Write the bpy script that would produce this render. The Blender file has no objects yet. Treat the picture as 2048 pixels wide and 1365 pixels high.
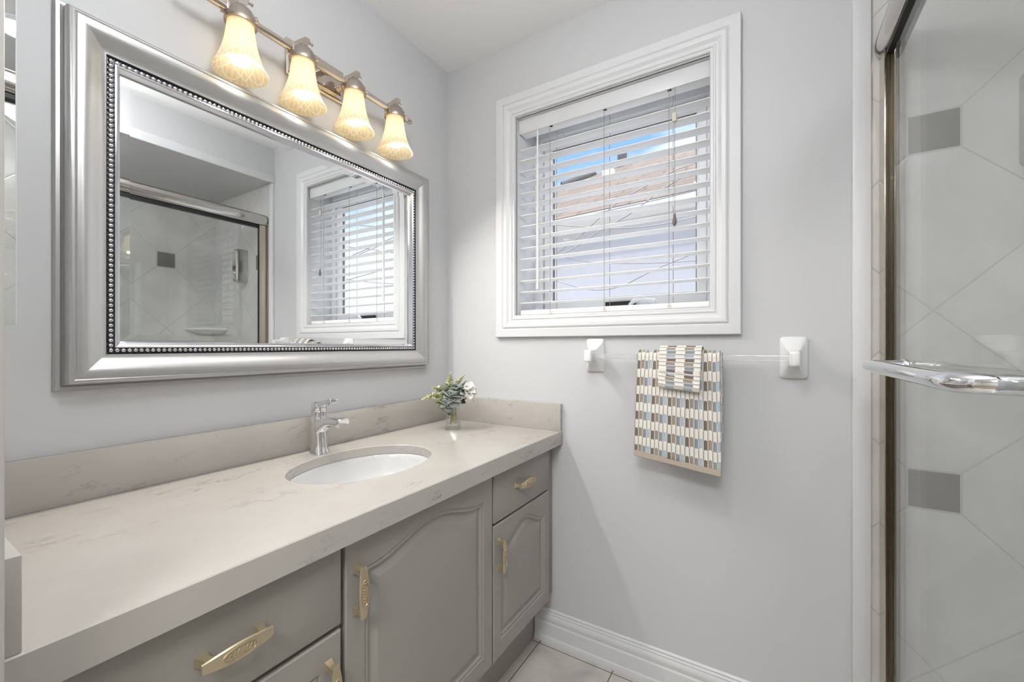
import bpy, bmesh, math, random
from mathutils import Vector, Matrix, noise
random.seed(7)
S = bpy.context.scene
C = S.collection
PI = math.pi

# ------------------------------------------------------------------ camera
# X runs out from the mirror wall, Y runs towards the window wall, Z is up
TH = math.atan2(514, 837.6)
cam_d = bpy.data.cameras.new('camera')
cam_d.sensor_width = 36.0
cam_d.lens = 837.6 / 2048 * 36
cam_d.shift_y = 9.5 / 2048
cam_d.clip_start = 0.01
cam = bpy.data.objects.new('camera', cam_d)
C.objects.link(cam)
cam.location = (1.267, 0.0, 1.176)
cam.rotation_euler = (PI / 2, 0, TH)
S.camera = cam

# ------------------------------------------------------------------ exposure
S.view_settings.view_transform = 'Standard'
S.view_settings.look = 'None'
S.view_settings.gamma = 1
S.view_settings.use_curve_mapping = False
S.view_settings.exposure = 0.38
BULB = 3.0           # glow of the vanity bulbs
SPOT = 7.2           # light each vanity bulb throws out of its shade
BATH_FILL = 25.0          # glow of the globe added as fill light for the bathroom
HALL_FILL = 25.0          # glow of the fill lamp added in the hall behind the camera
SHOWER_FILL = 110.0        # glow of the lamp added over the shower to brighten it
SKY = 1.15

# ------------------------------------------------------------------ node helpers
def nodes(name):
    m = bpy.data.materials.new(name)
    m.use_nodes = True
    nt = m.node_tree
    for n in list(nt.nodes):
        nt.nodes.remove(n)
    return m, nt

def put(nt, typ, ins=None, **kw):
    n = nt.nodes.new(typ)
    for k, v in kw.items():
        setattr(n, k, v)
    if ins:
        for k, v in ins.items():
            s = n.inputs[k]
            if isinstance(v, bpy.types.NodeSocket):
                nt.links.new(v, s)
            else:
                s.default_value = v
    return n

def mth(nt, op, a, b=0.0, c=0.0):
    return put(nt, 'ShaderNodeMath', {0: a, 1: b, 2: c}, operation=op).outputs[0]

def sr(r, g, b):
    def f(c):
        c /= 255.0
        return c / 12.92 if c <= 0.04045 else ((c + 0.055) / 1.055) ** 2.4
    return (f(r), f(g), f(b), 1.0)

def mixc(nt, fac, a, b):
    n = put(nt, 'ShaderNodeMix', data_type='RGBA')
    for s, v in ((n.inputs[0], fac), (n.inputs[6], a), (n.inputs[7], b)):
        if isinstance(v, bpy.types.NodeSocket):
            nt.links.new(v, s)
        else:
            s.default_value = v
    return n.outputs[2]

def finish(nt, shader):
    o = put(nt, 'ShaderNodeOutputMaterial')
    nt.links.new(shader, o.inputs['Surface'])

def bump(nt, h, strength=0.2, dist=0.002):
    return put(nt, 'ShaderNodeBump', {'Strength': strength, 'Distance': dist, 'Height': h}).outputs[0]

def coords(nt):
    return put(nt, 'ShaderNodeNewGeometry').outputs['Position']

def obj_coords(nt):
    return put(nt, 'ShaderNodeTexCoord').outputs['Object']

def noise_tex(nt, scale, detail=3.0, vec=None, rough=0.5, dist=0.0):
    ins = {'Scale': scale, 'Detail': detail, 'Roughness': rough, 'Distortion': dist}
    if vec is not None:
        ins['Vector'] = vec
    return put(nt, 'ShaderNodeTexNoise', ins).outputs[0]

def ramp(nt, fac, stops, interp='LINEAR'):
    n = put(nt, 'ShaderNodeValToRGB', {'Fac': fac})
    cr = n.color_ramp
    cr.interpolation = interp
    while len(cr.elements) < len(stops):
        cr.elements.new(0.5)
    for e, (p, c) in zip(cr.elements, stops):
        e.position = p
        e.color = c if len(c) == 4 else (*c, 1)
    return n.outputs[0]

def simple(name, col, rough=0.5, metal=0.0, coat=0.0, nscale=0, nstr=0.0, var=0.0, spec=0.5, coat_rough=0.05):
    m, nt = nodes(name)
    ins = {'Base Color': col, 'Roughness': rough, 'Metallic': metal, 'Coat Weight': coat,
           'Coat Roughness': coat_rough, 'Specular IOR Level': spec}
    if nscale:
        n = noise_tex(nt, nscale, 3.0, obj_coords(nt))
        if nstr:
            ins['Normal'] = bump(nt, n, nstr, 0.001)
        if var:
            d = tuple(c * (1 - var) for c in col[:3]) + (1,)
            ins['Base Color'] = mixc(nt, n, d, col)
    b = put(nt, 'ShaderNodeBsdfPrincipled', ins)
    finish(nt, b.outputs[0])
    return m

def clear_mat(name, tint=(1, 1, 1, 1), f0=0.04, haze=0.0, boost=1.0):
    m, nt = nodes(name)
    lw = put(nt, 'ShaderNodeLayerWeight', {'Blend': 0.5}).outputs['Facing']
    p = mth(nt, 'POWER', lw, 5.0)
    f = mth(nt, 'MULTIPLY_ADD', p, (1 - f0) * boost, f0)
    tr = put(nt, 'ShaderNodeBsdfTransparent', {'Color': tint}).outputs[0]
    gl = put(nt, 'ShaderNodeBsdfGlossy', {'Color': (1, 1, 1, 1), 'Roughness': 0.0}).outputs[0]
    if haze:
        df = put(nt, 'ShaderNodeBsdfDiffuse', {'Color': (0.8, 0.8, 0.8, 1)}).outputs[0]
        tr = put(nt, 'ShaderNodeMixShader', {0: haze, 1: tr, 2: df}).outputs[0]
    mx = put(nt, 'ShaderNodeMixShader', {0: f, 1: tr, 2: gl}).outputs[0]
    finish(nt, mx)
    return m

def emit_mat(name, col, strength):
    m, nt = nodes(name)
    finish(nt, put(nt, 'ShaderNodeEmission', {'Color': col, 'Strength': strength}).outputs[0])
    return m

# ------------------------------------------------------------------ world: blue sky with soft clouds
w = bpy.data.worlds.new('sky')
S.world = w
w.use_nodes = True
nt = w.node_tree
for n in list(nt.nodes):
    nt.nodes.remove(n)
tc = put(nt, 'ShaderNodeTexCoord').outputs['Generated']
sep = put(nt, 'ShaderNodeSeparateXYZ', {0: tc})
grad = ramp(nt, sep.outputs[2], [(0.0, sr(236, 240, 248)), (0.22, sr(226, 236, 250)), (0.36, sr(142, 182, 236)), (0.55, sr(112, 162, 226)), (1.0, sr(110, 165, 235))])
mp = put(nt, 'ShaderNodeMapping', {'Vector': tc, 'Scale': (1.0, 1.0, 2.2)})
cl = ramp(nt, noise_tex(nt, 3.2, 6.0, mp.outputs[0], 0.55), [(0.48, (0, 0, 0)), (0.68, (1, 1, 1))])
skyc = mixc(nt, mth(nt, 'MULTIPLY', cl, 0.85), grad, sr(250, 250, 253))
hi = ramp(nt, sep.outputs[2], [(0.55, (0, 0, 0)), (0.8, (1, 1, 1))])
skyc = mixc(nt, hi, skyc, (1, 1, 1, 1))                    # unseen overhead brightness added to light the slats and sill
bg = put(nt, 'ShaderNodeBackground', {'Color': skyc, 'Strength': mth(nt, 'MULTIPLY_ADD', hi, 3.5, SKY)})
wo = put(nt, 'ShaderNodeOutputWorld')
nt.links.new(bg.outputs[0], wo.inputs[0])

sun_d = bpy.data.lights.new('sun', 'SUN')
sun_d.energy = 0.9
sun_d.angle = 0.02
sun_d.color = (1.0, 0.95, 0.88)
sun = bpy.data.objects.new('sun', sun_d)
C.objects.link(sun)
sun.rotation_euler = (math.radians(42), 0, math.radians(22))

# ------------------------------------------------------------------ materials
M = {}
M['wall'] = simple('grey_wall_paint', sr(203, 203, 204), 0.42, nscale=350, nstr=0.05, spec=0.35)
M['ceil'] = simple('white_ceiling_paint', sr(242, 242, 242), 0.8)
M['trim'] = simple('white_trim_paint', sr(217, 217, 218), 0.35)
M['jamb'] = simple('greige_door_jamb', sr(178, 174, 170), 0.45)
M['vinyl'] = simple('white_vinyl', sr(240, 241, 243), 0.35)
M['slat'] = simple('white_blind_slat', sr(243, 242, 240), 0.4)
M['cord'] = simple('blind_cord', sr(160, 156, 150), 0.8)
M['seal'] = simple('glazing_seal', sr(124, 121, 118), 0.7)
M['tassel'] = simple('grey_plastic', sr(120, 112, 108), 0.5)
M['ivory'] = simple('ivory_plastic', sr(214, 206, 192), 0.5)
M['dark'] = simple('dark_gap', sr(40, 38, 36), 0.7)
M['black'] = simple('black_rubber', sr(22, 22, 22), 0.6)
M['cab'] = simple('grey_cabinet_paint', sr(154, 150, 143), 0.38, nscale=200, nstr=0.03)
M['gold'] = simple('champagne_brass', sr(194, 180, 152), 0.38, 0.7)
M['chrome'] = simple('polished_chrome', sr(236, 237, 240), 0.05, 1.0)
M['nickel'] = simple('polished_nickel', sr(212, 200, 188), 0.12, 1.0)
M['nickel_satin'] = simple('satin_nickel', sr(186, 176, 166), 0.3, 1.0)
M['steel'] = simple('brushed_steel', sr(196, 194, 190), 0.22, 1.0)
M['bronze'] = simple('dark_bronze_channel', sr(88, 76, 60), 0.35, 0.8)
M['warm_nickel'] = simple('warm_nickel_rail', sr(198, 194, 188), 0.1, 1.0)
M['channel'] = simple('warm_nickel_channel', sr(198, 190, 178), 0.16, 1.0)
M['bead'] = simple('antique_silver_beads', sr(205, 206, 210), 0.2, 1.0)
M['bead_bed'] = simple('dark_silver_groove', sr(84, 82, 84), 0.35, 0.9)
M['lip'] = simple('bright_silver_lip', sr(222, 222, 226), 0.14, 1.0)
M['mirror'] = simple('mirror_silver', sr(243, 245, 245), 0.0, 1.0)
M['ceramic'] = simple('white_ceramic', sr(232, 232, 232), 0.12, coat=0.6)
M['sinkc'] = simple('white_porcelain', sr(212, 212, 211), 0.1, coat=0.6)
M['glass'] = clear_mat('shower_glass', (0.95, 0.96, 0.955, 1), 0.055, 0.0, 0.5)
M['pane'] = clear_mat('window_glass', (0.98, 0.99, 0.99, 1), 0.02)
M['acrylic'] = clear_mat('clear_acrylic', (0.95, 0.95, 0.95, 1), 0.06, 0.18)
M['water_glass'] = clear_mat('vase_glass', (0.93, 0.945, 0.94, 1), 0.11, 0.0, 1.0)
M['bulb'] = emit_mat('bulb_glow', (1.0, 0.93, 0.83, 1), BULB)
M['fill_bath'] = emit_mat('bath_fill_glow', (0.97, 0.985, 1.0, 1), BATH_FILL)
M['fill_hall'] = emit_mat('hall_fill_glow', (0.97, 0.985, 1.0, 1), HALL_FILL)
M['fill_shower'] = emit_mat('shower_fill_glow', (0.98, 0.99, 1.0, 1), SHOWER_FILL)
M['fascia'] = simple('white_fascia', sr(228, 224, 216), 0.6)
M['vent'] = simple('roof_vent_grey', sr(84, 83, 84), 0.7)
M['wire'] = simple('cable_grey', sr(150, 148, 147), 0.7)
M['hall'] = simple('hall_paint', sr(222, 220, 216), 0.8)
M['carpet'] = simple('hall_floor', sr(150, 135, 118), 0.9, nscale=60, nstr=0.2)
M['rose'] = simple('white_petal', sr(240, 236, 230), 0.7)
M['fern'] = simple('pale_green_sprig', sr(228, 230, 190), 0.7, nscale=300, var=0.2)
M['stem'] = simple('olive_stem', sr(168, 146, 62), 0.6)
M['berry'] = simple('dark_burgundy_berry', sr(48, 26, 26), 0.4)

def leaf_mat(name, c1, c2):
    m, nt = nodes(name)
    n = noise_tex(nt, 90, 3, obj_coords(nt))
    col = mixc(nt, n, c1, c2)
    b = put(nt, 'ShaderNodeBsdfPrincipled', {'Base Color': col, 'Roughness': 0.7, 'Normal': bump(nt, n, 0.3, 0.001)})
    finish(nt, b.outputs[0])
    return m
M['leaf'] = leaf_mat('dusty_green_petal', sr(112, 118, 112), sr(188, 194, 184))
M['leaf_dark'] = leaf_mat('deep_green_petal', sr(74, 80, 76), sr(126, 135, 128))
M['leaf_olive'] = leaf_mat('olive_leaf', sr(120, 128, 84), sr(176, 182, 136))

# quartz: warm white with faint grey veins and small flecks
m, nt = nodes('quartz')
p = coords(nt)
mp = put(nt, 'ShaderNodeMapping', {'Vector': p, 'Scale': (2.2, 0.9, 2.2), 'Rotation': (0, 0, 0.35)}).outputs[0]
n1 = noise_tex(nt, 2.2, 9.0, mp, 0.68, 0.6)
vein = mth(nt, 'ABSOLUTE', mth(nt, 'SUBTRACT', n1, 0.5))
vein = ramp(nt, vein, [(0.0, (1, 1, 1)), (0.014, (0, 0, 0))])
brk = ramp(nt, noise_tex(nt, 5.0, 4.0, mp, 0.6), [(0.50, (0, 0, 0)), (0.66, (1, 1, 1))])
vein = mth(nt, 'MULTIPLY', vein, brk)
cloud = noise_tex(nt, 7.0, 5.0, p, 0.6)
base = mixc(nt, cloud, sr(174, 168, 161), sr(188, 183, 177))
fl = noise_tex(nt, 38.0, 3.0, mp, 0.6)
fl = ramp(nt, fl, [(0.66, (0, 0, 0)), (0.78, (1, 1, 1))])
col = mixc(nt, mth(nt, 'MULTIPLY', vein, 0.7), base, sr(128, 120, 114))
col = mixc(nt, mth(nt, 'MULTIPLY', fl, 0.22), col, sr(150, 136, 124))
b = put(nt, 'ShaderNodeBsdfPrincipled', {'Base Color': col, 'Roughness': 0.22, 'Coat Weight': 0.15})
finish(nt, b.outputs[0])
M['quartz'] = m

# floor tile
m, nt = nodes('floor_tile')
p = coords(nt)
s3 = put(nt, 'ShaderNodeSeparateXYZ', {0: p})
def cell_edge(v, off, per, half):
    t = mth(nt, 'FRACT', mth(nt, 'DIVIDE', mth(nt, 'SUBTRACT', v, off), per))
    d = mth(nt, 'MINIMUM', t, mth(nt, 'SUBTRACT', 1.0, t))
    return mth(nt, 'LESS_THAN', d, half / per)
g = mth(nt, 'MAXIMUM', cell_edge(s3.outputs[0], 0.491 - 2.95, 0.295, 0.0016), cell_edge(s3.outputs[1], 1.468 - 5.9, 0.295, 0.0016))
n1 = noise_tex(nt, 6.0, 6.0, p, 0.6, 0.5)
tile = ramp(nt, n1, [(0.25, sr(176, 170, 164)), (0.55, sr(206, 200, 192)), (0.8, sr(216, 210, 202))])
col = mixc(nt, g, tile, sr(96, 80, 66))
h = mth(nt, 'SUBTRACT', 1.0, g)
b = put(nt, 'ShaderNodeBsdfPrincipled', {'Base Color': col, 'Roughness': 0.25, 'Normal': bump(nt, h, 0.6, 0.002)})
finish(nt, b.outputs[0])
M['floor'] = m

# shower tile: large tiles laid on the diagonal with a small brown inset on every other crossing
def tile_mat(name, ax, x0, z0=0.801):
    m, nt = nodes(name)
    p = coords(nt)
    s3 = put(nt, 'ShaderNodeSeparateXYZ', {0: p})
    a = mth(nt, 'SUBTRACT', s3.outputs[ax], x0)
    z = mth(nt, 'SUBTRACT', s3.outputs[2], z0)
    def line(v, half):
        t = mth(nt, 'FRACT', mth(nt, 'ADD', mth(nt, 'DIVIDE', v, 0.465), 40.0))
        d = mth(nt, 'MINIMUM', t, mth(nt, 'SUBTRACT', 1.0, t))
        return mth(nt, 'MULTIPLY', d, 0.465)
    d1 = line(mth(nt, 'ADD', a, z), 0.0)
    d2 = line(mth(nt, 'SUBTRACT', a, z), 0.0)
    dg = mth(nt, 'MINIMUM', d1, d2)
    grout = mth(nt, 'LESS_THAN', dg, 0.0028)
    def cheb(v):
        t = mth(nt, 'FRACT', mth(nt, 'ADD', mth(nt, 'DIVIDE', v, 0.93), 20.5))
        return mth(nt, 'MULTIPLY', mth(nt, 'ABSOLUTE', mth(nt, 'SUBTRACT', t, 0.5)), 0.93)
    ch = mth(nt, 'MAXIMUM', cheb(a), cheb(z))
    inset = mth(nt, 'LESS_THAN', ch, 0.0485)
    border = mth(nt, 'MULTIPLY', mth(nt, 'LESS_THAN', ch, 0.0535), mth(nt, 'GREATER_THAN', ch, 0.0485))
    inbord = mth(nt, 'LESS_THAN', ch, 0.0535)
    grout = mth(nt, 'MAXIMUM', mth(nt, 'MULTIPLY', grout, mth(nt, 'SUBTRACT', 1.0, inbord)), border)
    n1 = noise_tex(nt, 5.0, 5.0, p, 0.6, 0.8)
    tile = ramp(nt, n1, [(0.3, sr(206, 204, 200)), (0.7, sr(222, 220, 217))])
    n2 = noise_tex(nt, 9.0, 4.0, p, 0.6)
    brown = ramp(nt, n2, [(0.3, sr(104, 99, 92)), (0.7, sr(120, 114, 106))])
    col = mixc(nt, inset, tile, brown)
    col = mixc(nt, grout, col, sr(196, 194, 190))
    mp = put(nt, 'ShaderNodeMapping', {'Vector': p, 'Rotation': (0.5, 0.6, 0.4), 'Scale': (1, 1, 3)}).outputs[0]
    emb = noise_tex(nt, 22.0, 5.0, mp, 0.65, 1.0)
    h = mth(nt, 'MULTIPLY_ADD', emb, 0.35, mth(nt, 'MAXIMUM', ramp(nt, dg, [(0.0, (0, 0, 0)), (0.006, (1, 1, 1))]), inbord))
    b = put(nt, 'ShaderNodeBsdfPrincipled', {'Base Color': col, 'Roughness': 0.22, 'Normal': bump(nt, h, 0.35, 0.002)})
    finish(nt, b.outputs[0])
    return m
M['tile_b'] = tile_mat('shower_tile_window_side', 0, 1.63)
M['tile_r'] = tile_mat('shower_tile_far_side', 1, 1.20, 0.831)

# silver mirror frame, satin with faint brushing
m, nt = nodes('silver_frame')
n1 = noise_tex(nt, 120, 2.0, put(nt, 'ShaderNodeMapping', {'Vector': obj_coords(nt), 'Scale': (1, 1, 1)}).outputs[0])
b = put(nt, 'ShaderNodeBsdfPrincipled', {'Base Color': sr(184, 183, 182), 'Metallic': 0.6, 'Roughness': 0.34, 'Normal': bump(nt, n1, 0.02, 0.001)})
finish(nt, b.outputs[0])
M['frame'] = m

# cream etched lamp glass; uv = (turn, height)
m, nt = nodes('cream_lamp_glass')
uv = put(nt, 'ShaderNodeUVMap').outputs[0]
s3 = put(nt, 'ShaderNodeSeparateXYZ', {0: uv})
u, v = s3.outputs[0], s3.outputs[1]
tri = mth(nt, 'ABSOLUTE', mth(nt, 'SUBTRACT', mth(nt, 'FRACT', mth(nt, 'MULTIPLY', u, 5.0)), 0.5))       # 0..0.5
zig = mth(nt, 'ABSOLUTE', mth(nt, 'SUBTRACT', v, mth(nt, 'MULTIPLY_ADD', tri, -0.5, 0.34)))
arc = mth(nt, 'ABSOLUTE', mth(nt, 'SUBTRACT', v, mth(nt, 'MULTIPLY_ADD', mth(nt, 'MULTIPLY', tri, tri), 0.9, 0.05)))
ln = mth(nt, 'MAXIMUM', mth(nt, 'LESS_THAN', zig, 0.017), mth(nt, 'LESS_THAN', arc, 0.014))
ribs = mth(nt, 'SINE', mth(nt, 'ADD', mth(nt, 'MULTIPLY', u, 190.0), mth(nt, 'MULTIPLY', mth(nt, 'SINE', mth(nt, 'MULTIPLY', u, 31.4)), mth(nt, 'MULTIPLY', v, 9.0))))
ribs = mth(nt, 'MULTIPLY_ADD', ribs, 0.5, 0.5)
col = mixc(nt, mth(nt, 'MULTIPLY', ribs, 0.45), sr(248, 232, 196), sr(226, 202, 156))
col = mixc(nt, ln, col, sr(255, 246, 222))
nrm = bump(nt, ribs, 0.25, 0.001)
tl = put(nt, 'ShaderNodeBsdfTranslucent', {'Color': col, 'Normal': nrm}).outputs[0]
df = put(nt, 'ShaderNodeBsdfPrincipled', {'Base Color': col, 'Roughness': 0.3, 'Normal': nrm}).outputs[0]
mx = put(nt, 'ShaderNodeMixShader', {0: 0.6, 1: tl, 2: df}).outputs[0]
finish(nt, mx)
M['shade'] = m

# towel weave; uv in metres: u across the ribs, v along them
def towel_mat(name, flip=0):
    m, nt = nodes(name)
    uv = put(nt, 'ShaderNodeUVMap').outputs[0]
    s3 = put(nt, 'ShaderNodeSeparateXYZ', {0: uv})
    u, v = s3.outputs[0], s3.outputs[1]
    cu = mth(nt, 'DIVIDE', u, 0.0125)
    fu = mth(nt, 'SUBTRACT', mth(nt, 'FRACT', cu), 0.5)
    iu = mth(nt, 'FLOOR', cu)
    stg = mth(nt, 'MULTIPLY', mth(nt, 'MODULO', iu, 2.0), 0.08)
    cv = mth(nt, 'ADD', mth(nt, 'DIVIDE', v, 0.0285), mth(nt, 'ADD', stg, mth(nt, 'MULTIPLY', mth(nt, 'POWER', mth(nt, 'ABSOLUTE', fu), 3.0), -1.6)))
    row = mth(nt, 'MODULO', mth(nt, 'FLOOR', mth(nt, 'ADD', cv, 40.0)), 2.0)
    idx = mth(nt, 'DIVIDE', mth(nt, 'ADD', mth(nt, 'MODULO', mth(nt, 'ADD', iu, 400.0), 4.0), 0.5), 4.0)
    cc = ramp(nt, idx, [(0.0, sr(84, 70, 62)), (0.25, sr(140, 127, 115)), (0.5, sr(118, 134, 150)), (0.75, sr(170, 184, 196))], 'CONSTANT')
    tuft = noise_tex(nt, 900.0, 2.0, coords(nt))
    col = mixc(nt, row, sr(236, 232, 224), cc)
    col = mixc(nt, mth(nt, 'MULTIPLY', tuft, 0.35), col, sr(215, 208, 198))
    gap = mth(nt, 'GREATER_THAN', mth(nt, 'ABSOLUTE', fu), 0.42)
    col = mixc(nt, gap, col, mixc(nt, row, sr(160, 152, 142), sr(206, 198, 186)))
    b = put(nt, 'ShaderNodeBsdfPrincipled', {'Base Color': col, 'Roughness': 0.95, 'Sheen Weight': 0.3, 'Specular IOR Level': 0.1, 'Normal': bump(nt, tuft, 0.5, 0.002)})
    finish(nt, b.outputs[0])
    return m
M['towel'] = towel_mat('pebble_weave_terry')
M['hem'] = simple('beige_towel_hem', sr(186, 172, 156), 0.95, nscale=700, nstr=0.4)

# roof shingles and stucco of the house opposite
m, nt = nodes('roof_shingles')
p = obj_coords(nt)
br = put(nt, 'ShaderNodeTexBrick', {'Vector': put(nt, 'ShaderNodeUVMap').outputs[0], 'Color1': sr(124, 109, 99), 'Color2': sr(104, 91, 83), 'Mortar': sr(58, 50, 46),
         'Scale': 1.0, 'Mortar Size': 0.016, 'Brick Width': 0.7, 'Row Height': 0.15, 'Bias': 0.0})
n1 = noise_tex(nt, 9.0, 4.0, p)
col = mixc(nt, mth(nt, 'MULTIPLY', n1, 0.5), br.outputs[0], sr(130, 114, 103))
b = put(nt, 'ShaderNodeBsdfPrincipled', {'Base Color': col, 'Roughness': 0.9})
finish(nt, b.outputs[0])
M['shingle'] = m
m, nt = nodes('pale_stucco')
n1 = noise_tex(nt, 1.2, 3.0, obj_coords(nt))
n2 = noise_tex(nt, 120.0, 2.0, obj_coords(nt))
col = mixc(nt, n1, sr(180, 176, 176), sr(200, 200, 206))
b = put(nt, 'ShaderNodeBsdfPrincipled', {'Base Color': col, 'Roughness': 0.9, 'Normal': bump(nt, n2, 0.4, 0.01)})
finish(nt, b.outputs[0])
M['stucco'] = m

# ------------------------------------------------------------------ mesh helpers
WL = {}           # world location of every object, for parenting

class MB:
    def __init__(s):
        s.bm = bmesh.new()
        s.uv = None
    def face(s, vs):
        try:
            return s.bm.faces.new(vs)
        except ValueError:
            return None
    def box(s, x0, x1, y0, y1, z0, z1):
        v = [s.bm.verts.new((x, y, z)) for x in (x0, x1) for y in (y0, y1) for z in (z0, z1)]
        for f in ((0, 1, 3, 2), (4, 6, 7, 5), (0, 4, 5, 1), (2, 3, 7, 6), (0, 2, 6, 4), (1, 5, 7, 3)):
            s.face([v[i] for i in f])
        return s
    def loft(s, rings, cap=True, close=True):
        R = [[s.bm.verts.new(p) for p in r] for r in rings]
        n = len(R[0])
        for a, b in zip(R, R[1:]):
            for i in range(n if close else n - 1):
                j = (i + 1) % n
                s.face([a[i], a[j], b[j], b[i]])
        if cap:
            s.face(list(reversed(R[0])))
            s.face(R[-1])
        return R
    def lathe(s, prof, c, n=32, axis='z', uv=False, cap=False):
        rings = []
        for r, h in prof:
            ring = []
            for i in range(n):
                a = 2 * PI * i / n
                if axis == 'z':
                    ring.append((c[0] + r * math.cos(a), c[1] + r * math.sin(a), c[2] + h))
                elif axis == 'x':
                    ring.append((c[0] + h, c[1] + r * math.cos(a), c[2] + r * math.sin(a)))
                else:
                    ring.append((c[0] + r * math.cos(a), c[1] + h, c[2] + r * math.sin(a)))
            rings.append(ring)
        if uv:
            L = s.bm.loops.layers.uv.verify()
            R = [[s.bm.verts.new(p) for p in r] for r in rings]
            h0, h1 = min(p[1] for p in prof), max(p[1] for p in prof)
            for k in range(len(R) - 1):
                for i in range(n):
                    j = (i + 1) % n
                    f = s.face([R[k][i], R[k][j], R[k + 1][j], R[k + 1][i]])
                    if f:
                        uvs = [(i / n, prof[k][1]), ((i + 1) / n, prof[k][1]), ((i + 1) / n, prof[k + 1][1]), (i / n, prof[k + 1][1])]
                        for l, q in zip(f.loops, uvs):
                            l[L].uv = (q[0], (q[1] - h0) / (h1 - h0))
            return R
        return s.loft(rings, cap=cap)
    def tube(s, pts, r, n=10, cap=True, flat=1.0):
        pts = [Vector(p) for p in pts]
        rings = []
        up = Vector((0, 0, 1))
        for i, p in enumerate(pts):
            t = (pts[min(i + 1, len(pts) - 1)] - pts[max(i - 1, 0)]).normalized()
            u_ = up if abs(t.dot(up)) < 0.95 else Vector((1, 0, 0))
            a = t.cross(u_).normalized()
            b = a.cross(t).normalized()
            rr = r[i] if isinstance(r, (list, tuple)) else r
            rings.append([p + a * (rr * math.cos(2 * PI * k / n)) + b * (rr * flat * math.sin(2 * PI * k / n)) for k in range(n)])
        s.loft(rings, cap=cap)
        return s
    def sphere(s, c, r, seg=12, rings=8, sz=1.0):
        prof = []
        for i in range(rings + 1):
            a = -PI / 2 + PI * i / rings
            prof.append((max(r * math.cos(a), 1e-5), r * sz * math.sin(a)))
        s.lathe(prof, c, seg)
        return s
    def frame(s, a0, a1, b0, b1, prof, fn):
        rings = []
        for ins, out in prof:
            rings.append([fn(a0 + ins, b0 + ins, out), fn(a1 - ins, b0 + ins, out), fn(a1 - ins, b1 - ins, out), fn(a0 + ins, b1 - ins, out)])
        s.loft(rings, cap=False)
        return s
    def poly(s, pts):
        return s.face([s.bm.verts.new(p) for p in pts])

def build(name, mb, mat, parent=None, smooth=40, bevel=0.0, seg=2, origin=None, merge=True, recalc=True):
    bm = mb.bm
    if merge:
        bmesh.ops.remove_doubles(bm, verts=bm.verts, dist=1e-6)
    if recalc:
        bmesh.ops.recalc_face_normals(bm, faces=bm.faces)
    if bevel:
        bm.edges.ensure_lookup_table()
        es = [e for e in bm.edges if len(e.link_faces) == 2 and e.calc_face_angle(0) > math.radians(50)]
        bmesh.ops.bevel(bm, geom=es, offset=bevel, segments=seg, profile=0.5, affect='EDGES', clamp_overlap=True)
    if smooth:
        for f in bm.faces:
            f.smooth = True
        for e in bm.edges:
            if len(e.link_faces) == 2 and e.calc_face_angle(0) > math.radians(smooth):
                e.smooth = False
    xs = [v.co for v in bm.verts]
    lo = Vector((min(v.x for v in xs), min(v.y for v in xs), min(v.z for v in xs)))
    hi = Vector((max(v.x for v in xs), max(v.y for v in xs), max(v.z for v in xs)))
    if origin is None:
        o_ = (lo + hi) / 2
        if parent is None:
            o_.z = lo.z
    else:
        o_ = Vector(origin)
    bmesh.ops.translate(bm, verts=bm.verts, vec=-o_)
    me = bpy.data.meshes.new(name)
    bm.to_mesh(me)
    bm.free()
    me.materials.append(mat)
    ob = bpy.data.objects.new(name, me)
    C.objects.link(ob)
    WL[ob] = o_
    if parent is not None:
        ob.parent = parent
        ob.location = o_ - WL[parent]
    else:
        ob.location = o_
    return ob

def thing(name, label, cat, loc, group=None):
    o = bpy.data.objects.new(name, None)
    o.empty_display_size = 0.05
    C.objects.link(o)
    o.location = loc
    WL[o] = Vector(loc)
    o['label'] = label
    o['category'] = cat
    if group:
        o['group'] = group
    return o

def tag(o, label, cat, group=None):
    o['label'] = label
    o['category'] = cat
    if group:
        o['group'] = group
    return o

def struct(name, mb, mat, **kw):
    o = build(name, mb, mat, **kw)
    o['kind'] = 'structure'
    return o

def rrect(w, h, r, n=4):
    pts = []
    for cx, cy, a0 in ((w / 2 - r, h / 2 - r, 0), (-w / 2 + r, h / 2 - r, 90), (-w / 2 + r, -h / 2 + r, 180), (w / 2 - r, -h / 2 + r, 270)):
        for i in range(n + 1):
            a = math.radians(a0 + 90 * i / n)
            pts.append((cx + r * math.cos(a), cy + r * math.sin(a)))
    return pts

D = 1.498           # window wall
ZC = 2.44           # ceiling
YF = 0.088          # door wall, room side
XR = 1.466          # shower wall face
XS = 2.25           # far wall of the shower
WX0, WX1, WZ0, WZ1 = 0.368, 1.115, 1.297, 2.123     # window opening

# ------------------------------------------------------------------ room shell
struct('floor', MB().box(-0.1, XS + 0.1, -0.04, D + 0.12, -0.08, 0), M['floor'])
struct('ceiling', MB().box(-0.1, XS + 0.1, -0.03, D + 0.18, ZC, ZC + 0.08), M['ceil'])
struct('wall_left', MB().box(-0.1, 0, -0.03, D + 0.18, 0, ZC), M['wall'])
mb = MB()
mb.box(0, WX0, D, D + 0.18, 0, ZC)
mb.box(WX1, 1.504, D, D + 0.18, 0, ZC)
mb.box(WX0, WX1, D, D + 0.18, 0, WZ0)
mb.box(WX0, WX1, D, D + 0.18, WZ1, ZC)
struct('wall_back', mb, M['wall'], merge=False)
mb = MB()
mb.box(0, 0.648, -0.03, 0.0868, 0, ZC)
mb.box(0.648, 1.43, -0.03, YF, 2.06, ZC)
mb.box(1.43, XS, -0.03, YF, 0, ZC)
struct('wall_front', mb, M['wall'], merge=False)
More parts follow.
